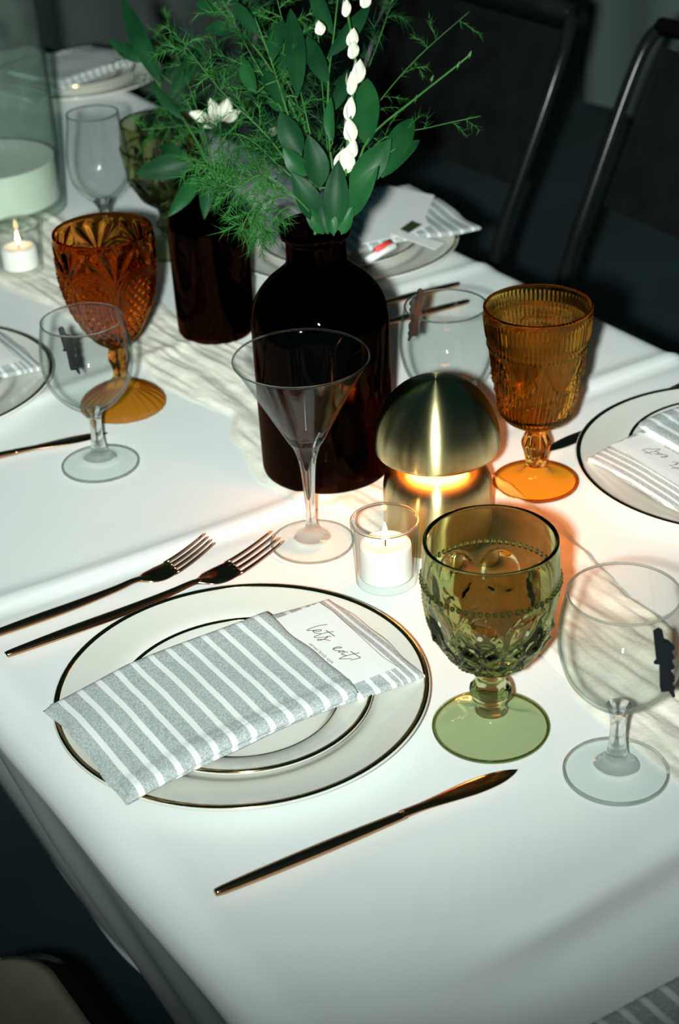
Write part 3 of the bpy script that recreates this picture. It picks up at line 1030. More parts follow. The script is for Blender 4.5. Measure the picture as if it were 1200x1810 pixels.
# amber goblet with water
def goldamber_disp(r, z, a):
    d = 0.0
    if z > 0.136:
        k = min(1, (z - .136) / .004) * min(1, max(0, (.160 - z) / .004))
        d += 0.00075 * k * cos(72 * a)
    elif 0.128 < z <= 0.136:
        d += 0.0011 * exp(-((z - .1325) / .0018) ** 2) * (0.5 + 0.5 * cos(72 * a))
    elif z > 0.068:
        n = 6
        k = (a / (2 * pi) * n) % 1.0 - 0.5
        sw = 0.100 + 0.030 * (2 * abs(k)) ** 2.0           # hanging swag
        d += 0.0014 * exp(-((z - sw) / .0017) ** 2)
        if z > sw:
            d += 0.00045 * cos(130 * a) * min(1, (z - sw) / .004)
        else:
            # flowers and leaves below the swags
            for (fk, fz, fr, pet) in ((-.28, .088, .0085, 7), (.22, .082, .0075, 5), (0.0, .076, .005, 5)):
                du = (k - fk) * 2 * pi / n * r
                dz = z - fz
                rho = sqrt(du * du + dz * dz)
                if rho < fr:
                    d += 0.0013 * (1 - rho / fr) * (0.55 + 0.45 * cos(pet * atan2(dz, du)))
            d += 0.0005 * sin(90 * k + z * 500) * sin(z * 700 + 30 * k)
    return r + d * 1.5, z

def make_gold_goblet():
    t = thing('amber_goblet', 'golden amber pressed-glass goblet full of water beside the brass lamp', 'goblet', (0.8095, 0.9895, GZ))
    lathe('foot', catmull([(0, .0030), (.015, .0026), (.032, .0006), (.0362, .0004), (.0370, .0016), (.0366, .0032), (.030, .0046), (.020, .0066), (.0135, .0092), (.0105, .0140), (.0088, .0190)], 4), M['amber_gold_foot'], t, seg=80)
    def knop(r, z, a):
        return r * (1 + (0.05 * cos(8 * a) if .021 < z < .050 else 0)), z
    lathe('stem', catmull([(.0088, .0190), (.0088, .0235), (.0100, .0300), (.0118, .0370), (.0118, .0410), (.0098, .0465), (.0086, .0505), (.0094, .0555)], 4), M['amber_gold'], t, seg=64, disp=knop)
    outer = catmull([(.0094, .0555), (.0160, .0575), (.0245, .0620), (.0300, .0680), (.0322, .0760), (.0355, .0985), (.0398, .1270), (.0425, .1450), (.0446, .1638)], 12)
    inner = catmull([(.0420, .1642), (.0400, .1450), (.0374, .1270), (.0331, .0985), (.0297, .0770), (.0260, .0700), (.0150, .0660), (0, .0650)], 6)
    cut = len(outer)
    prof = outer + [(.0444, .1650), (.0434, .1656), (.0424, .1651)] + inner
    seg = 288
    V, Fc, rings = [], [], []
    for i, (r, z) in enumerate(prof):
        ids = []
        if r < 1e-5:
            ids = [len(V)]
            V.append((0, 0, z))
        else:
            for j in range(seg):
                a = 2 * pi * j / seg
                rr, zz = goldamber_disp(r, z, a) if i < cut else (r, z)
                ids.append(len(V))
                V.append((rr * cos(a), rr * sin(a), zz))
        rings.append(ids)
    for i in range(len(rings) - 1):
        A, B = rings[i], rings[i + 1]
        for j in range(seg):
            k = (j + 1) % seg
            Fc.append((A[j], A[k], B[0]) if len(B) == 1 else (A[j], A[k], B[k], B[j]))
    mesh('bowl', V, Fc, M['amber_gold'], t)
    return t
ag = make_gold_goblet()
ring(ag, .0354, .0019, .0015, M['amber_gold'], 'foot_edge')
wt = lathe('water', catmull([(0, .0653), (.0148, .0663), (.0258, .0703), (.0294, .0773), (.0328, .0985), (.0368, .1260), (.0396, .1440)], 4)
           + [(.0406, .1512), (.0400, .1506), (.030, .1500), (.015, .1500), (0, .1500)], M['water'], None, seg=96, loc=(0.8095, 0.9895, GZ))
tag(wt, 'water standing in the golden amber goblet', 'water')

# deep amber goblet with fans, arches and diamond panels
def deep_disp(r, z, a):
    d = 0.0
    n = 6
    k = (a / (2 * pi) * n) % 1.0 - 0.5
    arc = k * 2 * pi / n * r
    half = pi / n * r
    fade = min(1, max(0, (z - .066) / .010)) * min(1, max(0, (.171 - z) / .004))
    # arch: two nested ribs that rise along the panel sides and close over it
    cz = 0.128
    if z < cz:
        e = abs(arc) / half
        for p in (0.70, 0.84):
            d += 0.0010 * exp(-((e - p) * half / .0011) ** 2)
        inside = e < 0.62
    else:
        rho = sqrt(arc * arc + (z - cz) ** 2) / (half * 0.92)
        for p in (0.76, 0.92, 1.08):
            d += 0.0010 * exp(-((rho - p) * half / .0012) ** 2)
        inside = rho < 0.66
        if rho > 1.18:                                   # fan between the arches
            kk = ((a / (2 * pi) * n) % 1.0) - (0 if k < -0.0 else 1.0)
            ang = atan2(z - 0.140, (kk) * 2 * pi / n * r)
            d += 0.0009 * cos(11 * ang)
    if inside:
        u = arc / 0.0042
        v = (z) / 0.0046
        d += 0.0011 * abs(cos(pi * (u + v) * .5) * cos(pi * (u - v) * .5)) * 2 - 0.0006
    return r + d * fade * 1.5, z

def make_deep_goblet():
    t = thing('amber_goblet', 'deep amber goblet with fan and arch pattern and fluted foot', 'goblet', (0.5950, 1.3455, GZ), 0.25)
    def flutes(r, z, a):
        k = min(1, max(0, (r - .013) / .006))
        s = abs(sin(12 * a)) ** 0.6
        if z < 0.0025:
            return r * (1 - 0.02 * k * (1 - s)), z
        return r * (1 - 0.03 * k * (1 - s)), z + 0.0030 * k * (s - 0.6)
    lathe('foot', catmull([(0, .0020), (.020, .0018), (.037, .0006), (.0405, .0008), (.0412, .0030), (.0390, .0068), (.0320, .0125), (.0230, .0175), (.0150, .0225), (.0090, .0275), (.0062, .0320)], 4),
          M['amber_deep_foot'], t, seg=192, disp=flutes)
    lathe('stem', catmull([(.0062, .0320), (.0060, .0370), (.0072, .0430), (.0090, .0490), (.0086, .0540), (.0076, .0590), (.0090, .0630)], 4), M['amber_deep'], t, seg=48)
    outer = catmull([(.0090, .0630), (.0150, .0665), (.0220, .0750), (.0290, .0870), (.0366, .1025), (.0418, .1220), (.0444, .1400), (.0455, .1580), (.0456, .1760)], 14)
    inner = catmull([(.0428, .1764), (.0428, .1580), (.0418, .1400), (.0392, .1230), (.0342, .1045), (.0262, .0895), (.0170, .0780), (.0080, .0730), (0, .0720)], 6)
    cut = len(outer)
    prof = outer + [(.0453, .1770), (.0443, .1775), (.0432, .1771)] + inner
    seg = 288
    V, Fc, rings = [], [], []
    for i, (r, z) in enumerate(prof):
        ids = []
        if r < 1e-5:
            ids = [len(V)]
            V.append((0, 0, z))
        else:
            for j in range(seg):
                a = 2 * pi * j / seg
                rr, zz = deep_disp(r, z, a) if i < cut else (r, z)
                ids.append(len(V))
                V.append((rr * cos(a), rr * sin(a), zz))
        rings.append(ids)
    for i in range(len(rings) - 1):
        A, B = rings[i], rings[i + 1]
        for j in range(seg):
            k = (j + 1) % seg
            Fc.append((A[j], A[k], B[0]) if len(B) == 1 else (A[j], A[k], B[k], B[j]))
    mesh('bowl', V, Fc, M['amber_deep'], t)
    return t
make_deep_goblet()

# ------------------------------------------------------------------ bottles
B1 = (0.6835, 1.1225)
bv = lathe('bottle_vase', catmull([(0, .0060), (.030, .0045), (.048, .0012), (.0545, .0010), (.0568, .0045), (.0572, .0160), (.0578, .0700), (.0582, .1250), (.0578, .1450), (.0535, .1600), (.0440, .1730),
                                   (.0330, .1825), (.0268, .1890), (.0252, .1960), (.0250, .2110)], 4)
           + [(.0256, .2125), (.0288, .2140), (.0293, .2170), (.0293, .2210), (.0286, .2235), (.0270, .2240), (.0238, .2232)]
           + catmull([(.0225, .2200), (.0220, .2000), (.0232, .1900), (.0300, .1815), (.0410, .1715), (.0500, .1590), (.0540, .1440), (.0545, .1250), (.0540, .0700), (.0535, .0180), (.0500, .0085), (.03, .0085), (0, .0095)], 4),
           M['bottle'], None, seg=96, loc=(*B1, T + 0.0035))
tag(bv, 'big dark brown glass bottle with short neck holding the greenery', 'vase')
b2 = PZ(384, 592, 0)
B2 = (b2.x, b2.y)
bv2 = lathe('amber_bottle', catmull([(0, .0060), (.020, .0045), (.030, .0012), (.0352, .0012), (.0382, .0045), (.0394, .0120), (.0402, .0600), (.0406, .1120), (.0398, .1230), (.0350, .1330), (.0260, .1400), (.0200, .1440), (.0190, .1500), (.0190, .1600)], 4)
            + [(.0215, .1610), (.0222, .1630), (.0222, .1665), (.0215, .1685), (.0185, .1680)]
            + catmull([(.0165, .1650), (.0163, .1500), (.0172, .1430), (.0240, .1372), (.0325, .1302), (.0372, .1215), (.0378, .1110), (.0372, .0600), (.0362, .0130), (.0330, .0080), (.0200, .0080), (0, .0090)], 4),
            M['bottle2'], None, seg=80, loc=(*B2, T + 0.0035))
tag(bv2, 'shorter dark amber glass bottle standing left of the big bottle vase', 'vase')

# ------------------------------------------------------------------ mushroom lamp
LB = PZ(775, 945, 0)
lp = thing('mushroom_lamp', 'brushed brass mushroom table lamp glowing orange under its cap', 'lamp', (LB.x, LB.y, T + 0.0035))
lathe('base', catmull([(0, .0010), (.030, .0008), (.0425, .0006), (.0440, .0022), (.0440, .0300), (.0440, .0420), (.0434, .0490), (.0412, .0552), (.0368, .0602), (.0300, .0636), (.0200, .0655), (.0100, .0662), (0, .0664)], 5), M['brass'], lp, seg=96)
lathe('post', [(.0060, .0650), (.0060, .0900)], M['brass'], lp, seg=24)
cap = lathe('cap', [(.0470, .0790), (.0482, .0776), (.0492, .0784)] + catmull([(.0499, .0805), (.0500, .0880), (.0484, .0990), (.0445, .1095), (.0378, .1205), (.0275, .1302), (.0150, .1358), (.0050, .1376), (0, .1378)], 5), M['brass'], lp, seg=120)
lathe('cap_lining', [(.0470, .0790), (.0470, .0850), (.0300, .0872)], M['brass'], cap, seg=80)
lathe('diffuser', catmull([(0, .0850), (.015, .0852), (.030, .0862), (.0340, .0872)], 2), M['diffuser'], lp, seg=48)

# ------------------------------------------------------------------ votive candles
def make_votive(label, loc, wax_r, wax_h):
    t = thing('votive_candle', label, 'candle', loc, 0, 'lit votive candles in clear glasses')
    lathe('glass_cup', catmull([(0, .0020), (.012, .0016), (.0215, .0004), (.0238, .0012), (.0243, .0040), (.0250, .0200), (.0262, .0440), (.0268, .0540)], 4)
          + [(.0266, .0552), (.0258, .0556), (.0250, .0551)] + catmull([(.0248, .0540), (.0242, .0440), (.0230, .0200), (.0222, .0090), (.0200, .0068), (.010, .0064), (0, .0064)], 4), M['clear'], t, seg=64)
    ring(t, .0258, .0549, .0011)
    wx = lathe('wax', catmull([(0, .0072), (wax_r * .9, .0072), (wax_r, .0085), (wax_r, wax_h - .004), (wax_r - .0015, wax_h - .0005), (wax_r * .75, wax_h), (wax_r * .3, wax_h - .0025), (0, wax_h - .003)], 4), M['wax'], t, seg=48)
    tube('wick', [(0, 0, wax_h - .003), (.0003, .0002, wax_h + .004), (.0008, .0004, wax_h + .007)], .0006, M['wick'], wx, seg=6)
    lathe('flame', catmull([(0, wax_h + .0025), (.0016, wax_h + .0050), (.0022, wax_h + .0080), (.0014, wax_h + .0135), (0, wax_h + .0185)], 4), M['flame'], t, seg=16)
    return t
vt = make_votive('lit white votive candle in clear glass between martini glass and green goblet', (0.6195, 0.9385, T + 0.0012), .0202, .0350)
vl = PZ(40, 484, 0)
make_votive('lit votive candle in clear glass at the foot of the hurricane vase', (vl.x, vl.y, T + 0.0035), .0200, .0300)

# ------------------------------------------------------------------ hurricane vase
M['hurricane'] = thin_glass('hazy_vase_glass', (0.84, 0.89, 0.86), haze=0.025)
hv = thing('hurricane_vase', 'tall hazy clear glass vase with white candle behind the small votive', 'vase', (0.716, 1.925, T + 0.0035))
lathe('glass_wall', catmull([(0, .006), (.05, .005), (.078, .0008), (.0845, .002), (.0855, .010), (.0850, .10), (.0830, .20), (.0810, .30)], 4) + [(.0805, .302), (.0795, .302)]
      + catmull([(.0790, .30), (.0810, .20), (.0828, .10), (.0828, .016), (.0780, .012), (.04, .012), (0, .012)], 4), M['hurricane'], hv, seg=96)
hw = lathe('pillar_candle', catmull([(0, 0), (.072, 0), (.0765, .003), (.077, .010), (.0765, .046), (.073, .0500), (.04, .0485), (0, .0480)], 4), M['wax'], None, seg=64, loc=(0.716, 1.925, T + 0.0160))
tag(hw, 'wide white wax candle standing inside the hazy glass vase', 'candle')

# ------------------------------------------------------------------ greenery
DN = (Vector((B1[0], B1[1], T + 0.22)) - EYE).dot(FWD)          # camera depth of the neck of the big bottle
DN2 = (Vector((B2[0], B2[1], T + 0.16)) - EYE).dot(FWD)
NECK1 = Vector((B1[0], B1[1], T + 0.216))
NECK2 = Vector((B2[0], B2[1], T + 0.160))

def leaf_mesh(name, base, tip, width, mat, parent, roll=0.0, curl=0.12, fold=0.18):
    """pointed oval leaf with a folded midrib"""
    ax = tip - base
    L = ax.length
    ax.normalize()
    view = (EYE - (base + tip) * 0.5).normalized()
    s = ax.cross(view)
    s.normalize()
    n = s.cross(ax)
    s, n = s * cos(roll) + n * sin(roll), n * cos(roll) - s * sin(roll)
    V, Fc = [], []
    nu, nv = 9, 4
    for i in range(nu + 1):
        t = i / nu
        w = width * 0.5 * (sin(pi * t ** 0.85) ** 0.8 if 0 < t < 1 else 0.03)
        c = base + ax * (L * t) + n * (curl * L * sin(pi * t) * 0.6 - curl * L * t * t * 0.5)
        for j in range(-nv // 2, nv // 2 + 1):
            k = j / (nv / 2)
            V.append(c + s * (w * k) + n * (abs(k) * w * fold * 2 - 0.05 * w * cos(k * 6 + t * 9)))
    m = nv + 1
    for i in range(nu):
        for j in range(nv):
            Fc.append((i * m + j, (i + 1) * m + j, (i + 1) * m + j + 1, i * m + j + 1))
    o = mesh(name, V, Fc, mat, parent)
    return o

def sprig(name, label, neck, D, stem_px, leaves, mat, cat='branch', group='leafy branches in the bottles'):
    """stem_px: (x, y, depth offset); leaves: (bx, by, tx, ty, width px, depth offset base, tip, roll, dark)"""
    t = thing(name, label, cat, (0, 0, 0), 0, group)
    t.location = neck
    inv = -neck
    pts = [neck + Vector((0.004 * random.uniform(-1, 1), 0.004 * random.uniform(-1, 1), -0.06)), neck + Vector((0, 0, 0.004))] + [PD(x, y, D + o) for x, y, o in stem_px]
    pts = catmull([tuple(q + inv) for q in pts], 5)
    nn = len(pts)
    tube('stem', pts, [(.0014 - .0008 * i / nn,) * 2 for i in range(nn)], M['stem'], t, seg=6)
    for (bx, by, tx, ty, w, ob, ot, roll, dark) in leaves:
        b = PD(bx, by, D + ob) + inv
        q = PD(tx, ty, D + ot) + inv
        wid = w / F_PX * D
        # leaf drawn in neck coordinates
        base_w, tip_w = b - inv, q - inv
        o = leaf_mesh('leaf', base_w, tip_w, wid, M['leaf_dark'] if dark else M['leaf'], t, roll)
        for v in o.data.vertices:
            v.co += inv
        # short stalk to the nearest stem point
        near = min(pts, key=lambda p: (Vector(p) - b).length)
        if (Vector(near) - b).length > 0.002:
            tube('leaf_stalk', [near, tuple((Vector(near) + b) * 0.5 + Vector((0, 0, 0.002))), tuple(b)], .0006, M['stem'], t, seg=5)
    return t

sprig('leafy_branch', 'branch of broad green leaves leaning right from the bottle neck', NECK1, DN,
      [(610, 350, -.005), (640, 300, -.01), (672, 280, -.01), (700, 262, -.01)],
      [(614, 384, 666, 295, 40, -.02, -.05, .25, 0), (618, 332, 692, 246, 50, -.01, -.02, -.2, 0), (676, 314, 742, 243, 34, -.01, .01, .45, 0),
       (672, 292, 734, 206, 42, -.005, .02, -.1, 0), (648, 258, 648, 134, 52, .0, .02, .15, 0), (600, 396, 640, 330, 26, -.02, -.03, -.3, 0), (604, 414, 622, 366, 24, -.02, -.03, .2, 0), (590, 416, 580, 366, 20, -.025, -.03, -.2, 0)], M['leaf'])
sprig('leafy_branch', 'upright branch of dark leaves rising in the middle of the bottle', NECK1, DN,
      [(590, 340, -.01), (582, 250, .0), (580, 150, .01), (590, 60, .02), (600, -30, .03)],
      [(594, 402, 597, 284, 44, -.025, -.04, .1, 1), (566, 332, 545, 238, 44, -.015, -.03, -.2, 1), (588, 252, 583, 170, 22, -.02, -.02, .5, 0),
       (578, 102, 658, 4, 30, .01, .03, -.2, 1), (582, 150, 540, 60, 34, .01, .03, .2, 1), (596, 330, 628, 262, 30, .01, .02, .3, 1),
       (588, 60, 548, -30, 30, .02, .04, .2, 1), (583, 200, 618, 120, 26, .015, .03, -.3, 1)], M['leaf'])
sprig('leafy_branch', 'branch of dark green leaves leaning left from the bottle neck', NECK1, DN,
      [(560, 350, -.01), (530, 270, -.01), (505, 190, .0), (480, 110, .01), (450, 30, .02)],
      [(567, 394, 516, 305, 44, -.02, -.04, -.15, 1), (572, 414, 540, 362, 24, -.02, -.03, .2, 0), (580, 416, 566, 356, 18, -.025, -.03, .1, 1), (533, 272, 494, 198, 44, -.015, -.02, .2, 1), (545, 310, 500, 262, 34, -.02, -.03, .3, 0),
       (526, 172, 514, 8, 38, .0, .03, -.1, 1), (452, 165, 428, 100, 28, .01, .02, .3, 0), (505, 190, 460, 120, 30, .0, .02, -.2, 1), (480, 110, 500, 30, 28, .01, .03, .2, 1),
       (456, 60, 410, 0, 26, .02, .03, .1, 1)], M['leaf'])
sprig('leafy_branch', 'drooping branch of long glossy leaves over the amber bottle', NECK2, DN2,
      [(372, 320, -.02), (352, 285, -.03), (320, 280, -.04)],
      [(347, 306, 300, 382, 30, -.035, -.05, .35, 0), (363, 306, 362, 386, 26, -.03, -.04, .2, 1), (345, 280, 238, 309, 44, -.03, -.03, .1, 1),
       (386, 290, 383, 330, 13, -.02, -.03, .0, 0), (330, 285, 280, 255, 26, -.035, -.02, -.2, 1)], M['leaf_dark'])
sprig('leafy_branch', 'long dark blade leaves arching left over the green goblet', NECK2, DN2,
      [(372, 300, -.01), (330, 220, .0), (290, 165, .01), (250, 100, .02)],
      [(285, 150, 212, -10, 34, .01, .04, .1, 1), (325, 212, 262, 140, 20, .0, .01, .3, 1), (300, 170, 360, 70, 30, .01, .03, -.2, 1), (260, 110, 190, 70, 24, .02, .03, .2, 1)], M['leaf_dark'])

sprig('leafy_branch', 'tall branch of dark leaves at the back, left of the white flower stem', NECK1, DN,
      [(560, 320, .02), (520, 200, .04), (470, 110, .06), (420, 50, .07), (370, 0, .08)],
      [(515, 190, 470, 175, 26, .04, .05, .2, 1), (490, 140, 500, 70, 30, .05, .07, -.2, 1), (470, 112, 415, 110, 28, .06, .07, .3, 1), (440, 70, 455, 0, 30, .06, .08, .1, 1),
       (420, 50, 360, 52, 28, .07, .08, -.2, 1), (395, 22, 345, 5, 26, .08, .09, .2, 1), (385, 10, 410, -50, 28, .08, .09, .0, 1)], M['leaf'])
def frond(label, neck, D, px, spread, n_br, needle, dens, mat, name='fern_frond', group='feathery fern fronds in the bottles', curl=0.3):
    """feathery frond: thin stem, side branchlets, clouds of fine needles"""
    t = thing(name, label, 'fern', neck, 0, group)
    pts = [neck + Vector((random.uniform(-.006, .006), random.uniform(-.006, .006), -.05)), neck + Vector((0, 0, .003))] + [PD(x, y, D + o) for x, y, o in px]
    pts = [Vector(q) - neck for q in catmull([tuple(q) for q in pts], 8)]
    nn = len(pts)
    tube('stem', pts, [(.0009 - .0006 * i / nn,) * 2 for i in range(nn)], M['stem'], t, seg=5)
    V, Fc = [], []
    def strand(a, b, w):
        d = b - a
        if d.length < 1e-6:
            return
        s = d.cross(Vector((random.uniform(-1, 1), random.uniform(-1, 1), random.uniform(-1, 1))))
        if s.length < 1e-9:
            return
        s = s.normalized() * w
        u = d.cross(s).normalized() * w
        k = len(V)
        V.extend([a + s, a - s * .5 + u * .87, a - s * .5 - u * .87, b])
        Fc.extend([(k, k + 1, k + 3), (k + 1, k + 2, k + 3), (k + 2, k, k + 3)])
    lo = int(nn * 0.30)
    for b in range(n_br):
        i = lo + int((nn - lo - 1) * (b + random.random()) / n_br)
        p0 = pts[i]
        if p0.length < 0.055:
            continue
        tdir = (pts[min(i + 2, nn - 1)] - pts[max(0, i - 2)]).normalized()
        rnd = Vector((random.gauss(0, 1), random.gauss(0, 1), random.gauss(0, .8))).normalized()
        side = (rnd - tdir * rnd.dot(tdir)).normalized()
        k = i / nn
        L = spread * (1.15 - 0.75 * k) * random.uniform(.6, 1.1)
        d0 = (tdir * random.uniform(.3, .9) + side).normalized()
        prev = p0
        steps = 5
        d1 = d0.copy()
        for st in range(steps):
            d1 = (d1 + Vector((random.gauss(0, .12), random.gauss(0, .12), -curl * .25 + random.gauss(0, .1)))).normalized()
            q = prev + d1 * (L / steps)
            strand(prev, q + d1 * .002, .00032)
            for _ in range(dens):
                f = random.random()
                a = prev.lerp(q, f)
                rd = Vector((random.gauss(0, 1), random.gauss(0, 1), random.gauss(0, 1))).normalized()
                nd = (d1 * 1.0 + rd * .9).normalized()
                strand(a, a + nd * needle * random.uniform(.5, 1.1), .00026)
            prev = q
    o = mesh('needles', V, Fc, mat, t, smooth=False)
    o['kind'] = 'stuff'
    return t

FR = [
    (NECK1, DN, [(545, 370, -.02), (480, 325, -.03), (410, 300, -.03), (335, 290, -.02)], .060, 34, .013, 7, 'feathery fern frond reaching level left from the bottle neck'),
    (NECK1, DN, [(552, 385, -.02), (505, 350, -.04), (450, 365, -.05), (425, 410, -.05)], .050, 34, .014, 7, 'fern frond drooping left between the two bottles'),
    (NECK1, DN, [(550, 360, -.01), (480, 250, -.01), (390, 160, .0), (320, 70, .02)], .070, 30, .013, 6, 'fern frond arching up left above the white blossom'),
    (NECK1, DN, [(555, 340, .0), (500, 200, .01), (440, 90, .02), (395, 5, .03)], .065, 30, .013, 6, 'tall fern frond rising steeply left of the dark leaves'),
    (NECK1, DN, [(565, 330, .01), (540, 200, .02), (505, 60, .03), (480, -40, .04)], .060, 26, .012, 6, 'tall fern frond rising beside the upright dark branch'),
    (NECK1, DN, [(600, 320, .02), (650, 210, .03), (730, 110, .05), (830, 20, .07)], .050, 12, .010, 3, 'sparse fern frond reaching far up right above the chairs'),
    (NECK1, DN, [(610, 340, .0), (670, 250, .01), (760, 225, .02), (850, 205, .03)], .042, 9, .010, 2, 'sparse fern frond reaching level right toward the chairs'),
    (NECK1, DN, [(545, 372, -.03), (470, 310, -.05), (420, 330, -.06), (385, 320, -.06)], .055, 32, .014, 7, 'bushy fern frond hanging before the amber bottle neck'),
    (NECK2, DN2, [(370, 310, -.01), (350, 230, .0), (300, 225, .0), (250, 230, .0)], .055, 22, .012, 5, 'fern frond spreading left in front of the green goblet'),
    (NECK2, DN2, [(390, 300, -.01), (420, 220, -.01), (450, 150, .0), (470, 60, .0)], .060, 26, .013, 6, 'fern frond rising right from the amber bottle'),
    (NECK2, DN2, [(375, 290, .0), (340, 170, .01), (310, 90, .02), (290, 10, .03)], .060, 22, .012, 5, 'fern frond rising left from the amber bottle'),
    (NECK1, DN, [(555, 385, -.02), (515, 365, -.04), (485, 385, -.05), (462, 425, -.06)], .034, 30, .013, 6, 'short fern frond spilling over the bottle lip on the left'),
]
for neck, D, px, sp, nb, nd, dens, lab in FR:
    frond(lab, neck, D, px, sp, nb, nd, dens, M['fern'])
FD = [
    (NECK1, DN, [(555, 330, .03), (500, 190, .05), (420, 120, .06), (330, 110, .07)], .075, 34, .016, 6, 'dark fern frond arching far left above the white blossoms'),
    (NECK1, DN, [(560, 320, .04), (520, 170, .06), (450, 50, .07), (400, -30, .08)], .075, 32, .016, 6, 'dark fern frond behind the tall leaves, leaning left to the top'),
    (NECK1, DN, [(580, 320, .05), (570, 160, .06), (560, 40, .07), (550, -50, .08)], .070, 30, .016, 6, 'dark fern frond standing straight behind the white flower stem'),
    (NECK1, DN, [(600, 320, .05), (630, 180, .06), (670, 70, .08), (700, -20, .09)], .060, 22, .015, 5, 'dark fern frond leaning right behind the white flower stem'),
    (NECK2, DN2, [(375, 290, .02), (330, 180, .03), (270, 120, .04), (215, 90, .05)], .065, 26, .016, 5, 'dark fern frond arching left over the far place setting'),
    (NECK1, DN, [(550, 350, -.01), (490, 290, -.01), (430, 240, .0), (370, 240, .01)], .060, 34, .016, 6, 'dark fern frond spreading left just below the white blossoms'),
]
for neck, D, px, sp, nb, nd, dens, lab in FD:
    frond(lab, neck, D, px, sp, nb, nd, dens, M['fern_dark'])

# budded twig to the right
tw_ = thing('budded_twig', 'thin green twig with tiny buds pointing up right from the bottle', 'twig', NECK1)
pts = [NECK1 + Vector((0, 0, -.05)), NECK1 + Vector((0, 0, .003))] + [PD(x, y, DN + o) for x, y, o in ((618, 330, -.005), (652, 245, .0), (733, 175, .01), (800, 122, .02), (829, 98, .02))]
pts = catmull([tuple(q - NECK1) for q in pts], 5)
tube('stem', pts, [(.0013 - .0006 * i / len(pts),) * 2 for i in range(len(pts))], M['stem'], tw_, seg=6)
for x, y in ((733, 176), (762, 141), (808, 117), (829, 98), (697, 205)):
    c = PD(x, y, DN + .015) - NECK1
    q = tube_data([c - Vector((0, 0, .003)), c, c + RIGHT * .002 + Vector((0, 0, .004))], [(.0006, .0006), (.0016, .0016), (.0003, .0003)], 6)
    mesh('bud', q[0], q[1], M['stem'], tw_)

# white blossoms
def blossom(name, at, up, size, parent, wide=0.6, np_=5):
    """cupped blossom of overlapping pointed petals"""
    up = up.normalized()
    side = up.cross(FWD).normalized()
    bk = side.cross(up)
    fl_ = bpy.data.objects.new(name, None)
    COL.objects.link(fl_)
    fl_.parent = parent
    fl_.empty_display_size = .005
    for k in range(np_):
        a = 2 * pi * k / np_ + random.uniform(-.3, .3)
        out = side * cos(a) + bk * sin(a)
        tg = up.cross(out)
        V, Fc = [], []
        nu, nv = 7, 4
        for i in range(nu + 1):
            t = i / nu
            w = size * wide * .62 * (sin(pi * min(1, t ** .8 * .96 + .04)) ** .9)
            c = at + up * (size * t) + out * (size * wide * .42 * sin(pi * (t * .85)))
            for j in range(nv + 1):
                q = j / nv * 2 - 1
                V.append(c + tg * (w * q) - out * (w * .35 * q * q))
        m = nv + 1
        for i in range(nu):
            for j in range(nv):
                Fc.append((i * m + j, (i + 1) * m + j, (i + 1) * m + j + 1, i * m + j + 1))
        mesh('petal', V, Fc, M['petal'], fl_)
    return fl_

fs = thing('white_flower_stem', 'tall stem of white pointed blossoms rising from the bottle', 'flower', NECK1)
flp = [(605, 330, -.02), (612, 270, -.02), (620, 200, -.02), (628, 120, -.01), (622, 70, -.01), (612, 10, .0)]
pts = [NECK1 + Vector((0, 0, -.05)), NECK1 + Vector((0, 0, .003))] + [PD(x, y, DN + o) for x, y, o in flp]
pts = catmull([tuple(q - NECK1) for q in pts], 5)
tube('stem', pts, .0012, M['stem'], fs, seg=6)
for (x0, y0, x1, y1, w) in ((611, 30, 611, 2, .62), (622, 104, 624, 76, .75), (620, 84, 624, 54, .65), (630, 148, 634, 110, .65), (622, 168, 618, 132, .65), (615, 214, 620, 176, .5),
                            (622, 252, 615, 214, .6), (604, 308, 612, 266, .8), (616, 284, 624, 250, .6), (568, 62, 562, 40, .8), (642, 14, 648, -10, .8), (594, 300, 606, 284, .9)):
    a = PD(x0, y0, DN - .02) - NECK1
    b = PD(x1, y1, DN - .02) - NECK1
    blossom('blossom', a, b - a, (b - a).length * 1.15, fs, w * 0.80, 3)
fs2 = thing('white_flower_stem', 'open white blossoms among the ferns above the amber bottle', 'flower', NECK2)
pts = catmull([tuple(q - NECK2) for q in (NECK2 + Vector((0, 0, -.05)), NECK2 + Vector((0, 0, .003)), PD(390, 290, DN2 - .01), PD(388, 215, DN2 - .01))], 5)
tube('stem', pts, .0012, M['stem'], fs2, seg=6)
for (x0, y0, x1, y1, w) in ((385, 215, 372, 178, .8), (392, 214, 402, 176, .9), (372, 212, 338, 200, .7), (383, 216, 362, 224, .6), (398, 214, 422, 196, .7), (478, 240, 486, 226, .8)):
    a = PD(x0, y0, DN2 - .01) - NECK2
    b = PD(x1, y1, DN2 - .02) - NECK2
    blossom('blossom', a, b - a, (b - a).length * 1.1, fs2, w * .55, 4)

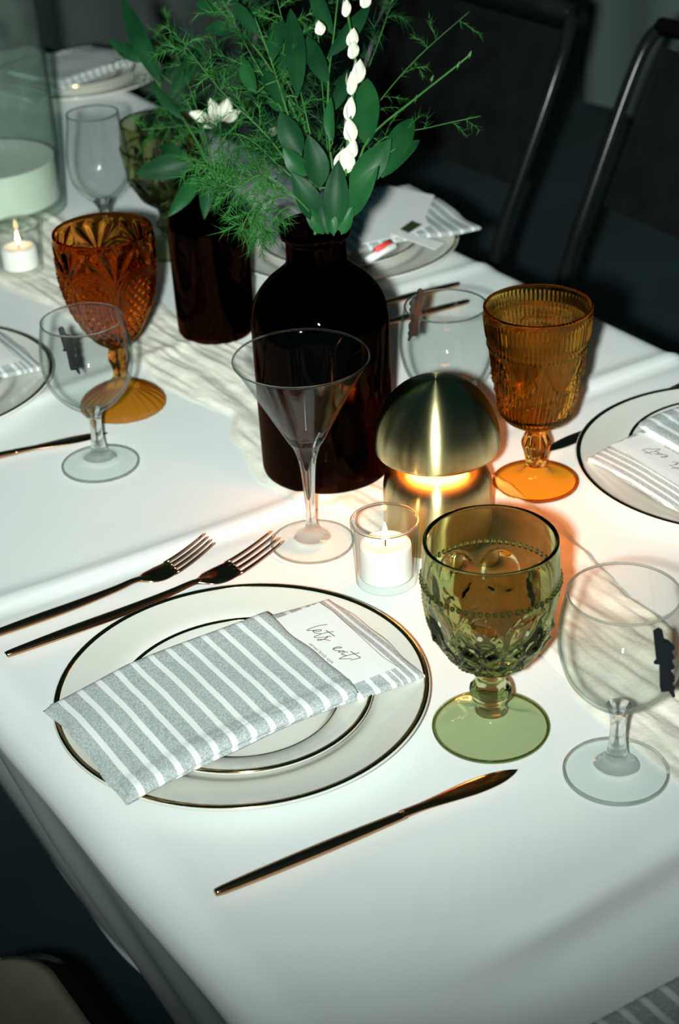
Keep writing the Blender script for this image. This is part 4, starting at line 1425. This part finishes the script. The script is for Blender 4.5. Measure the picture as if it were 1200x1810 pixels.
# ------------------------------------------------------------------ chairs
def make_chair(label, loc, rotz, group='black tubular dining chairs'):
    """faces +x; origin on the floor under the seat centre"""
    t = thing('padded_chair', label, 'chair', loc, rotz, group)
    W, D = 0.205, 0.20
    # seat
    def rr(x0, x1, y0, y1, rad, n=8):
        out = []
        for cx, cy, a0 in ((x1 - rad, y1 - rad, 0), (x0 + rad, y1 - rad, pi / 2), (x0 + rad, y0 + rad, pi), (x1 - rad, y0 + rad, 1.5 * pi)):
            for k in range(n + 1):
                a = a0 + pi / 2 * k / n
                out.append((cx + rad * cos(a), cy + rad * sin(a)))
        return out
    ol = rr(-D, D, -W, W, .055)
    def plate(name, ol, z0, z1, mat, inset=.012):
        n = len(ol)
        V = [(x, y, z0) for x, y in ol] + [(x, y, z1 - .008) for x, y in ol]
        V += [(x * (1 - inset / abs(D)), y * (1 - inset / W), z1) for x, y in ol]
        Fc = [tuple(reversed(range(n))), tuple(range(2 * n, 3 * n))]
        for k in range(2):
            Fc += [(k * n + i, k * n + (i + 1) % n, (k + 1) * n + (i + 1) % n, (k + 1) * n + i) for i in range(n)]
        return mesh(name, V, Fc, mat, t)
    plate('seat_frame', ol, .415, .440, M['chair'])
    plate('seat_pad', rr(-D + .022, D - .022, -W + .022, W - .022, .045), .438, .462, M['chair_pad'])
    for s in (-1, 1):
        up = [(D * .2, s * W * .98, .43), (-D * .80, s * W * .98, .50), (-D - .035, s * W * .98, .66), (-D - .125, s * W * .98, .86), (-D - .150, s * W * .90, .905)]
        tube('upright', catmull(up, 6), .009, M['chair'], t, seg=10)
        tube('leg', [(D - .03, s * W * .98, 0), (D - .05, s * W * .98, .42)], .011, M['chair'], t, seg=10)
        tube('leg', [(-D - .02, s * W * .98, 0), (-D + .06, s * W * .98, .42)], .011, M['chair'], t, seg=10)
    tube('stretcher', [(D - .036, -W * .98, .14), (D - .036, W * .98, .14)], .008, M['chair'], t, seg=8)
    tube('top_rail', [(-D - .150, -W * .92, .903), (-D - .156, 0, .914), (-D - .150, W * .92, .903)], .012, M['chair'], t, seg=10)
    tube('back_rail', [(-D + .006, -W * .98, .57), (-D + .006, W * .98, .57)], .009, M['chair'], t, seg=10)
    # padded back panel
    def bp(u, v):
        z = .69 + .19 * u
        x = -D - .040 - (z - .66) * .45
        return (x + .010 * cos(pi * (v - .5)) * .6 - .008, (v - .5) * 2 * W * .90, z)
    grid('back_panel', 8, 10, bp, M['chair'], t)
    return t

ch = make_chair('black chair pushed in by the striped napkin, beige seat under the tablecloth edge', (0.142, 0.862, 0), 0)
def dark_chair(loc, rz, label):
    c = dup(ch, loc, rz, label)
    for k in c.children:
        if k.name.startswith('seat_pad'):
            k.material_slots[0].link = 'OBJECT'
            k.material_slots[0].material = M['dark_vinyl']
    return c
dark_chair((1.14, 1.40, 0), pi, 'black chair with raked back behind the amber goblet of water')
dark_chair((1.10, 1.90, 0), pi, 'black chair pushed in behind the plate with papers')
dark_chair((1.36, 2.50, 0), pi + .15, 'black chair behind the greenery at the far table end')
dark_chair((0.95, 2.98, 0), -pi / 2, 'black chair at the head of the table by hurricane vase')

# ------------------------------------------------------------------ neighbouring draped table, and an added one, in the dark
def far_table(label, x0, x1, y0, y1, mat='cloth_far'):
    t = thing('draped_table', label, 'table', ((x0 + x1) / 2, (y0 + y1) / 2, 0), 0, 'other draped tables in the dark room')
    hx, hy = (x1 - x0) / 2, (y1 - y0) / 2
    box('tabletop', -hx + .01, hx - .01, -hy + .01, hy - .01, .70, .742, M['wood'], t)
    # drape: rounded skirt with folds
    n = 200
    per = []
    for k in range(n):
        s = k / n * 4
        side, f = int(s), s - int(s)
        c = [(-hx, -hy), (hx, -hy), (hx, hy), (-hx, hy)]
        a, b = c[side], c[(side + 1) % 4]
        per.append((a[0] + (b[0] - a[0]) * f, a[1] + (b[1] - a[1]) * f, side))
    nv = [(0, -1), (1, 0), (0, 1), (-1, 0)]
    V, Fc = [], []
    for lev, (z, amp) in enumerate(((.75, 0), (.745, .004), (.60, .012), (.30, .026), (.02, .034))):
        for k, (x, y, sd) in enumerate(per):
            w = amp * (0.6 + 0.6 * sin(k * 0.9 + 1.5 * sin(k * .23)))
            V.append((x + nv[sd][0] * w, y + nv[sd][1] * w, z))
    for lev in range(4):
        for k in range(n):
            q = (k + 1) % n
            Fc.append((lev * n + q, lev * n + k, (lev + 1) * n + k, (lev + 1) * n + q))
    Fc.append(tuple(range(n)))
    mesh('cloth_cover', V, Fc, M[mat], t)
    return t
far_table('white-draped table, dimmed by its cloth colour, far back on the right beyond the chairs', 3.12, 3.95, 1.55, 3.60)
far_table('added draped table, dimmed by its cloth colour, beyond the head of the table', 0.75, 1.95, 3.50, 4.25, 'cloth_dimmed')  # table added to stand in for the grey wall patches
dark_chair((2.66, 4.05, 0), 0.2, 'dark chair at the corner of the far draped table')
